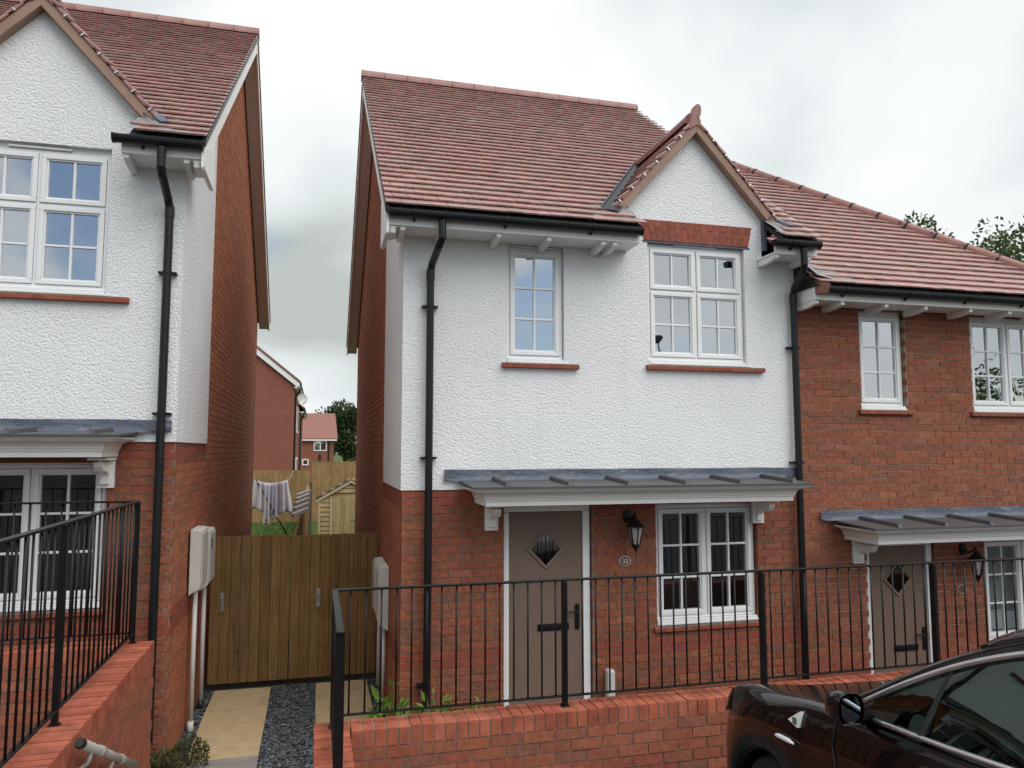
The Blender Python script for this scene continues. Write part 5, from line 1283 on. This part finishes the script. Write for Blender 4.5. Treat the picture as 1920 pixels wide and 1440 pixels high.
for a in stn:
    w, h, c = lerp(SA, SW, a), lerp(SA, SH, a), lerp(SA, SC, a); z0 = arch(a); h = max(h, z0+.07)
    side = [(w*.955, z0), (w*.985, z0+(h-z0)*.12), (w, z0+(h-z0)*.38), (w*.995, z0+(h-z0)*.62), (w*.975, z0+(h-z0)*.82), (w*.945, h-.022), (w*.915, h-.004), (w*.88, h+.004)]
    top = [(w*.80, h+.004-(h-c)*.05), (w*.62, c+(h-c)*.35+.010), (w*.40, c+.012), (w*.2, c+.012), (0, c+.014)]
    half = side+top
    rows.append([(a, -b, z) for b, z in half]+[(a, b, z) for b, z in half[-2::-1]])
m = MB().grid(rows)
m.add(rows[0], [tuple(range(len(rows[0])))]); m.add(rows[-1], [tuple(range(len(rows[-1])-1, -1, -1))])
body = cbuild(m, 'body', M['car'], smooth=True, fix=True)
su = body.modifiers.new('sub', 'SUBSURF'); su.levels = 1; su.render_levels = 2
ws = body.modifiers.new('wn', 'WEIGHTED_NORMAL') if False else None
# inner arch liner and floor
cbuild(MB().box(.42, 4.1, -.80, .80, .17, .21), 'floor_pan', M['trim'])
for wc in (WA, WB):
    for s_ in (-1, 1):
        l = MB(); pts = [(wc+WRAD*1.02*math.cos(t), .275+WRAD*1.02*math.sin(t)) for t in np.linspace(-.2, math.pi+.2, 17)]
        l.grid([[(p, s_*.85, q) for p, q in pts], [(p, s_*.58, q) for p, q in pts]]); l.add([(p, s_*.58, q) for p, q in pts], [tuple(range(17))]); cbuild(l, 'arch_liner', M['trim'])
        t = MB(); R0 = .285; prof = [(.60,.20),(.60,.26),(.62,R0-.008),(.66,R0),(.76,R0),(.80,R0-.010),(.815,.26),(.815,.21)]
        t.grid([[(wc+r*math.cos(u), s_*b, .287+r*math.sin(u)) for b, r in prof] for u in np.linspace(0, 2*math.pi, 33)])
        wh = cbuild(t, 'wheel', M['rubber'], smooth=True)
        r = MB(); r.grid([[(wc+q*math.cos(u), s_*b, .287+q*math.sin(u)) for b, q in ((.815,.212),(.80,.20),(.74,.19))] for u in np.linspace(0, 2*math.pi, 33)])
        for k in range(5):
            u = k*2*math.pi/5; d = Vector((math.cos(u), 0, math.sin(u))); p = Vector((wc, s_*.80, .287)); r.bar(p+d*.03, p+d*.205, .055, .03, (0,1,0))
        r.tube([(wc, s_*.76, .287), (wc, s_*.812, .287)], .05, 12); cbuild(r, 'rim', M['alloy'], wh)
# cabin
RA = [1.40,1.58,1.80,2.05,2.40,2.80,3.25,3.70,4.02]
RB = [.785,.745,.705,.660,.612,.592,.598,.635,.70]
RZ = [.925,1.035,1.155,1.265,1.358,1.396,1.372,1.255,1.06]
CRN = [.03,.035,.04,.045,.05,.05,.05,.04,.03]; BOW = [.34,.28,.22,.16,.06,0,-.02,-.10,-.16]
def rail(i): return RA[i], RB[i], RZ[i]
def crow(i, n=13, sh=1.0, dz=0): return [(RA[i]-BOW[i]*(1-u*u), RB[i]*u*sh, RZ[i]+CRN[i]*(1-u*u)+dz) for u in np.linspace(-1, 1, n)]
def crow_a(a, n=17):
    f = lambda Y: np.mean([np.interp(a+d, RA, Y) for d in (-.12,-.06,0,.06,.12)])
    b, z, c, bw = f(RB), f(RZ), f(CRN), f(BOW)
    return [(a-bw*(1-u*u), b*u, z+c*(1-u*u)) for u in np.linspace(-1, 1, n)]
roof = cbuild(MB().grid([crow_a(a) for a in np.linspace(2.02, 3.28, 22)]), 'roof', M['car'], smooth=True)
x = roof.modifiers.new('thick', 'SOLIDIFY'); x.thickness = .03; x.offset = -1
cbuild(MB().grid([crow(i, 13, .955) for i in range(0, 4)]), 'windscreen', M['carglass'], smooth=True)
cbuild(MB().grid([crow(i, 13, .955) for i in range(6, 9)]), 'rear_window', M['carglass'], smooth=True)
BELT = lambda a: (lerp(SA, SW, a)*.905, lerp(SA, SH, a)+.012)
for s_ in (-1, 1):
    # roof rail / pillar section above the glass
    n = 34; aa = np.linspace(RA[0], RA[-1], n)
    from_ = lambda a: (np.interp(a, RA, RB), np.interp(a, RA, RZ))
    def smooth_rail(a):
        A = np.array(RA); k = [np.interp(a+d, A, RZ) for d in (-.12,-.06,0,.06,.12)]; b = [np.interp(a+d, A, RB) for d in (-.12,-.06,0,.06,.12)]
        return sum(b)/5, sum(k)/5
    pr = []; ch = []; gl = []
    for a in aa:
        b, z = smooth_rail(a)
        pr.append([(a, s_*(b+.028), z-.018), (a, s_*(b+.022), z+.008), (a, s_*(b+.004), z+.022), (a, s_*(b-.022), z+.020), (a, s_*(b-.045), z-.004)])
        b2, z2 = smooth_rail(a)
    cbuild(MB().grid(pr), 'pillar', M['car'], smooth=True)
    ac = np.linspace(1.50, 3.86, 40)
    t = MB().tube([(a, s_*(smooth_rail(a)[0]+.036), smooth_rail(a)[1]-.024) for a in ac], .0115, 8); cbuild(t, 'chrome_trim', M['chrome'], smooth=True)
    t = MB().tube([(a, s_*(BELT(a)[0]+.010), BELT(a)[1]+.002) for a in np.linspace(1.62, 3.9, 30)], .011, 8); cbuild(t, 'chrome_trim', M['chrome'], smooth=True)
    gl = MB().grid([[(a, s_*(BELT(a)[0]-.004), BELT(a)[1]-.01), (a, s_*(BELT(a)[0]*.55+smooth_rail(a)[0]*.45+.014), BELT(a)[1]*.52+(smooth_rail(a)[1]-.02)*.48), (a, s_*(smooth_rail(a)[0]+.022), smooth_rail(a)[1]-.018)] for a in np.linspace(1.58, 3.85, 30)])
    cbuild(gl, 'side_window', M['carglass'], smooth=True)
    fr = MB(); P2 = lambda a, t: (a, s_*(BELT(a)[0]*(1-t)+smooth_rail(a)[0]*t+.010), (BELT(a)[1]-.01)*(1-t)+(smooth_rail(a)[1]-.02)*t)
    cbuild(fr.tube([P2(1.86, 0), P2(1.92, 1)], .016, 8), 'window_divider', M['trim']); cbuild(MB().tube([P2(2.74, 0), P2(2.70, .98)], .03, 8), 'window_divider', M['trim'])
    q = MB(); q.add([P2(1.52,0), P2(1.70,0), P2(1.80,.90), P2(1.62,.85)], [(0,1,2,3)]); cbuild(q, 'corner_panel', M['trim'])
    for a in (1.42, 2.72):
        q = MB().tube([(a+.06*(k < 3)-.0, s_*(lerp(SA,SW,a)*w_+.001), arch(2)+(lerp(SA,SH,a)-arch(2))*k_) for k, (w_, k_) in enumerate(((.985,.12),(1.0,.38),(.997,.62),(.977,.82),(.946,.97)))], .0032, 5)
        cbuild(q, 'door_gap', M['trim'])
    # mirror
    mr_ = MB(); c = (1.61, s_*.94, .99)
    rows = []
    for t, r in ((-.080,.25),(-.070,.62),(-.045,.90),(0,1.0),(.030,1.0),(.048,.96)):
        rows.append([(c[0]+t, c[1]+.058*r*np.sign(math.cos(u))*abs(math.cos(u))**.75, c[2]+.062*r*np.sign(math.sin(u))*abs(math.sin(u))**.75+(.0)) for u in np.linspace(0, 2*math.pi, 21)])
    mr_.grid(rows); mr_.add(rows[0][:-1], [tuple(range(20))]); mr_.tube([(c[0]-.02, s_*.92, .945), (c[0]-.02, s_*.80, .925)], .026, 8)
    mo = cbuild(mr_, 'mirror', M['car'], smooth=True)
    g = MB(); ring = [(c[0]+.044, c[1]+.042*np.sign(math.cos(u))*abs(math.cos(u))**.75, c[2]+.051*np.sign(math.sin(u))*abs(math.sin(u))**.75) for u in np.linspace(0, 2*math.pi, 21)[:-1]]
    g.add(ring, [tuple(range(20))]); cbuild(g, 'mirror_glass', M['mirror'], mo)
    cbuild(MB().box(c[0]+.045, c[0]+.052, c[1]-.035, c[1]+.035, c[2]-.058, c[2]-.053), 'mirror_edge', M['chrome'], mo)
    # headlight and side repeater
    hl = MB(); hl.grid([[(a, s_*(lerp(SA,SW,a)*f+.004), lerp(SA,SH,a)*1.0-d) for f, d in ((.99,.12),(.965,.06),(.925,.012))] for a in np.linspace(.27, .47, 6)]); cbuild(hl, 'headlight', M['carglass'], smooth=True)
    wz = lambda a, f: (a, s_*(lerp(SA,SW,a)*1.0+.006), f)
    rp = MB().tube([wz(1.035,.725), wz(1.06,.728), wz(1.14,.728), wz(1.18,.724)], [.006,.011,.011,.005], 8); cbuild(rp, 'side_repeater', M['badge_white'], smooth=True)
    bg = MB(); P3 = lambda a, z, e: (a, s_*(lerp(SA,SW,a)*.982+e), z)
    tri = [P3(1.115,.815,.006), P3(1.19,.795,.008), P3(1.193,.865,-.006)]; tb = [P3(1.115,.815,-.02), P3(1.19,.795,-.02), P3(1.193,.865,-.03)]
    bg.add(tri+tb, [(0,1,2),(5,4,3),(0,3,4,1),(1,4,5,2),(2,5,3,0)]); bd = cbuild(bg, 'badge', M['badge_white'], fix=True)
    cl = MB()
    for k in range(4):
        u = math.pi/4+k*math.pi/2; ca, cz = 1.170+.010*math.cos(u), .821+.010*math.sin(u)
        cl.add([P3(ca+.009*math.cos(w), cz+.009*math.sin(w), .0085) for w in np.linspace(0, 6.2832, 11)[:-1]], [tuple(range(10))])
    cl.add([P3(1.168,.814,.009), P3(1.173,.814,.009), P3(1.181,.802,.009), P3(1.176,.801,.009)], [(0,1,2,3)])
    cbuild(cl, 'clover', M['badge_green'], bd)
# bonnet rear edge, wipers
w = MB(); w.tube([(1.30,.62,.93),(1.20,.2,.945),(1.16,-.3,.94)], .011, 6); w.tube([(1.27,-.1,.93),(1.26,-.55,.945)], .010, 6); cbuild(w, 'wiper', M['trim'])
bn = MB()
for s_ in (-1, 1): bn.tube([(a, s_*lerp(SA,SW,a)*.80, lerp(SA,SH,a)+.002-(lerp(SA,SH,a)-lerp(SA,SC,a))*.05) for a in np.linspace(.62, 1.34, 10)], .003, 5)
cbuild(bn, 'bonnet_gap', M['trim'])
# cabin fittings
for s_ in (-1, 1):
    st = MB(); st.box(2.15, 2.62, s_*.37-.24, s_*.37+.24, .34, .52); st.box(2.56, 2.72, s_*.37-.24, s_*.37+.24, .50, 1.02); st.box(2.60, 2.70, s_*.37-.13, s_*.37+.13, 1.04, 1.20)
    cbuild(st, 'seat', M['seat'], bevel=.03)
cbuild(MB().box(1.45, 1.80, -.74, .74, .60, .86), 'dashboard', M['trim'], bevel=.04)
cbuild(MB().box(3.0, 3.5, -.6, .6, .4, .95), 'rear_seat', M['seat'], bevel=.05)
sw = MB(); sw.tube([(1.92+.05*math.sin(u), .37+.185*math.cos(u), .83+.18*math.sin(u)) for u in np.linspace(0, 2*math.pi, 25)], .014, 6, cap=False); cbuild(sw, 'steering_wheel', M['trim'], smooth=True)
pp = MB(); b0, z0_ = BELT(2.18); pp.add([(2.165, -(b0-.028), z0_+.035), (2.225, -(b0-.028), z0_+.032), (2.225, -(b0-.040), z0_+.072), (2.165, -(b0-.040), z0_+.076)], [(0,1,2,3)]); cbuild(pp, 'paper_card', M['paper'])
# dark plinth of small items done; tidy view layer
bpy.context.view_layer.update()
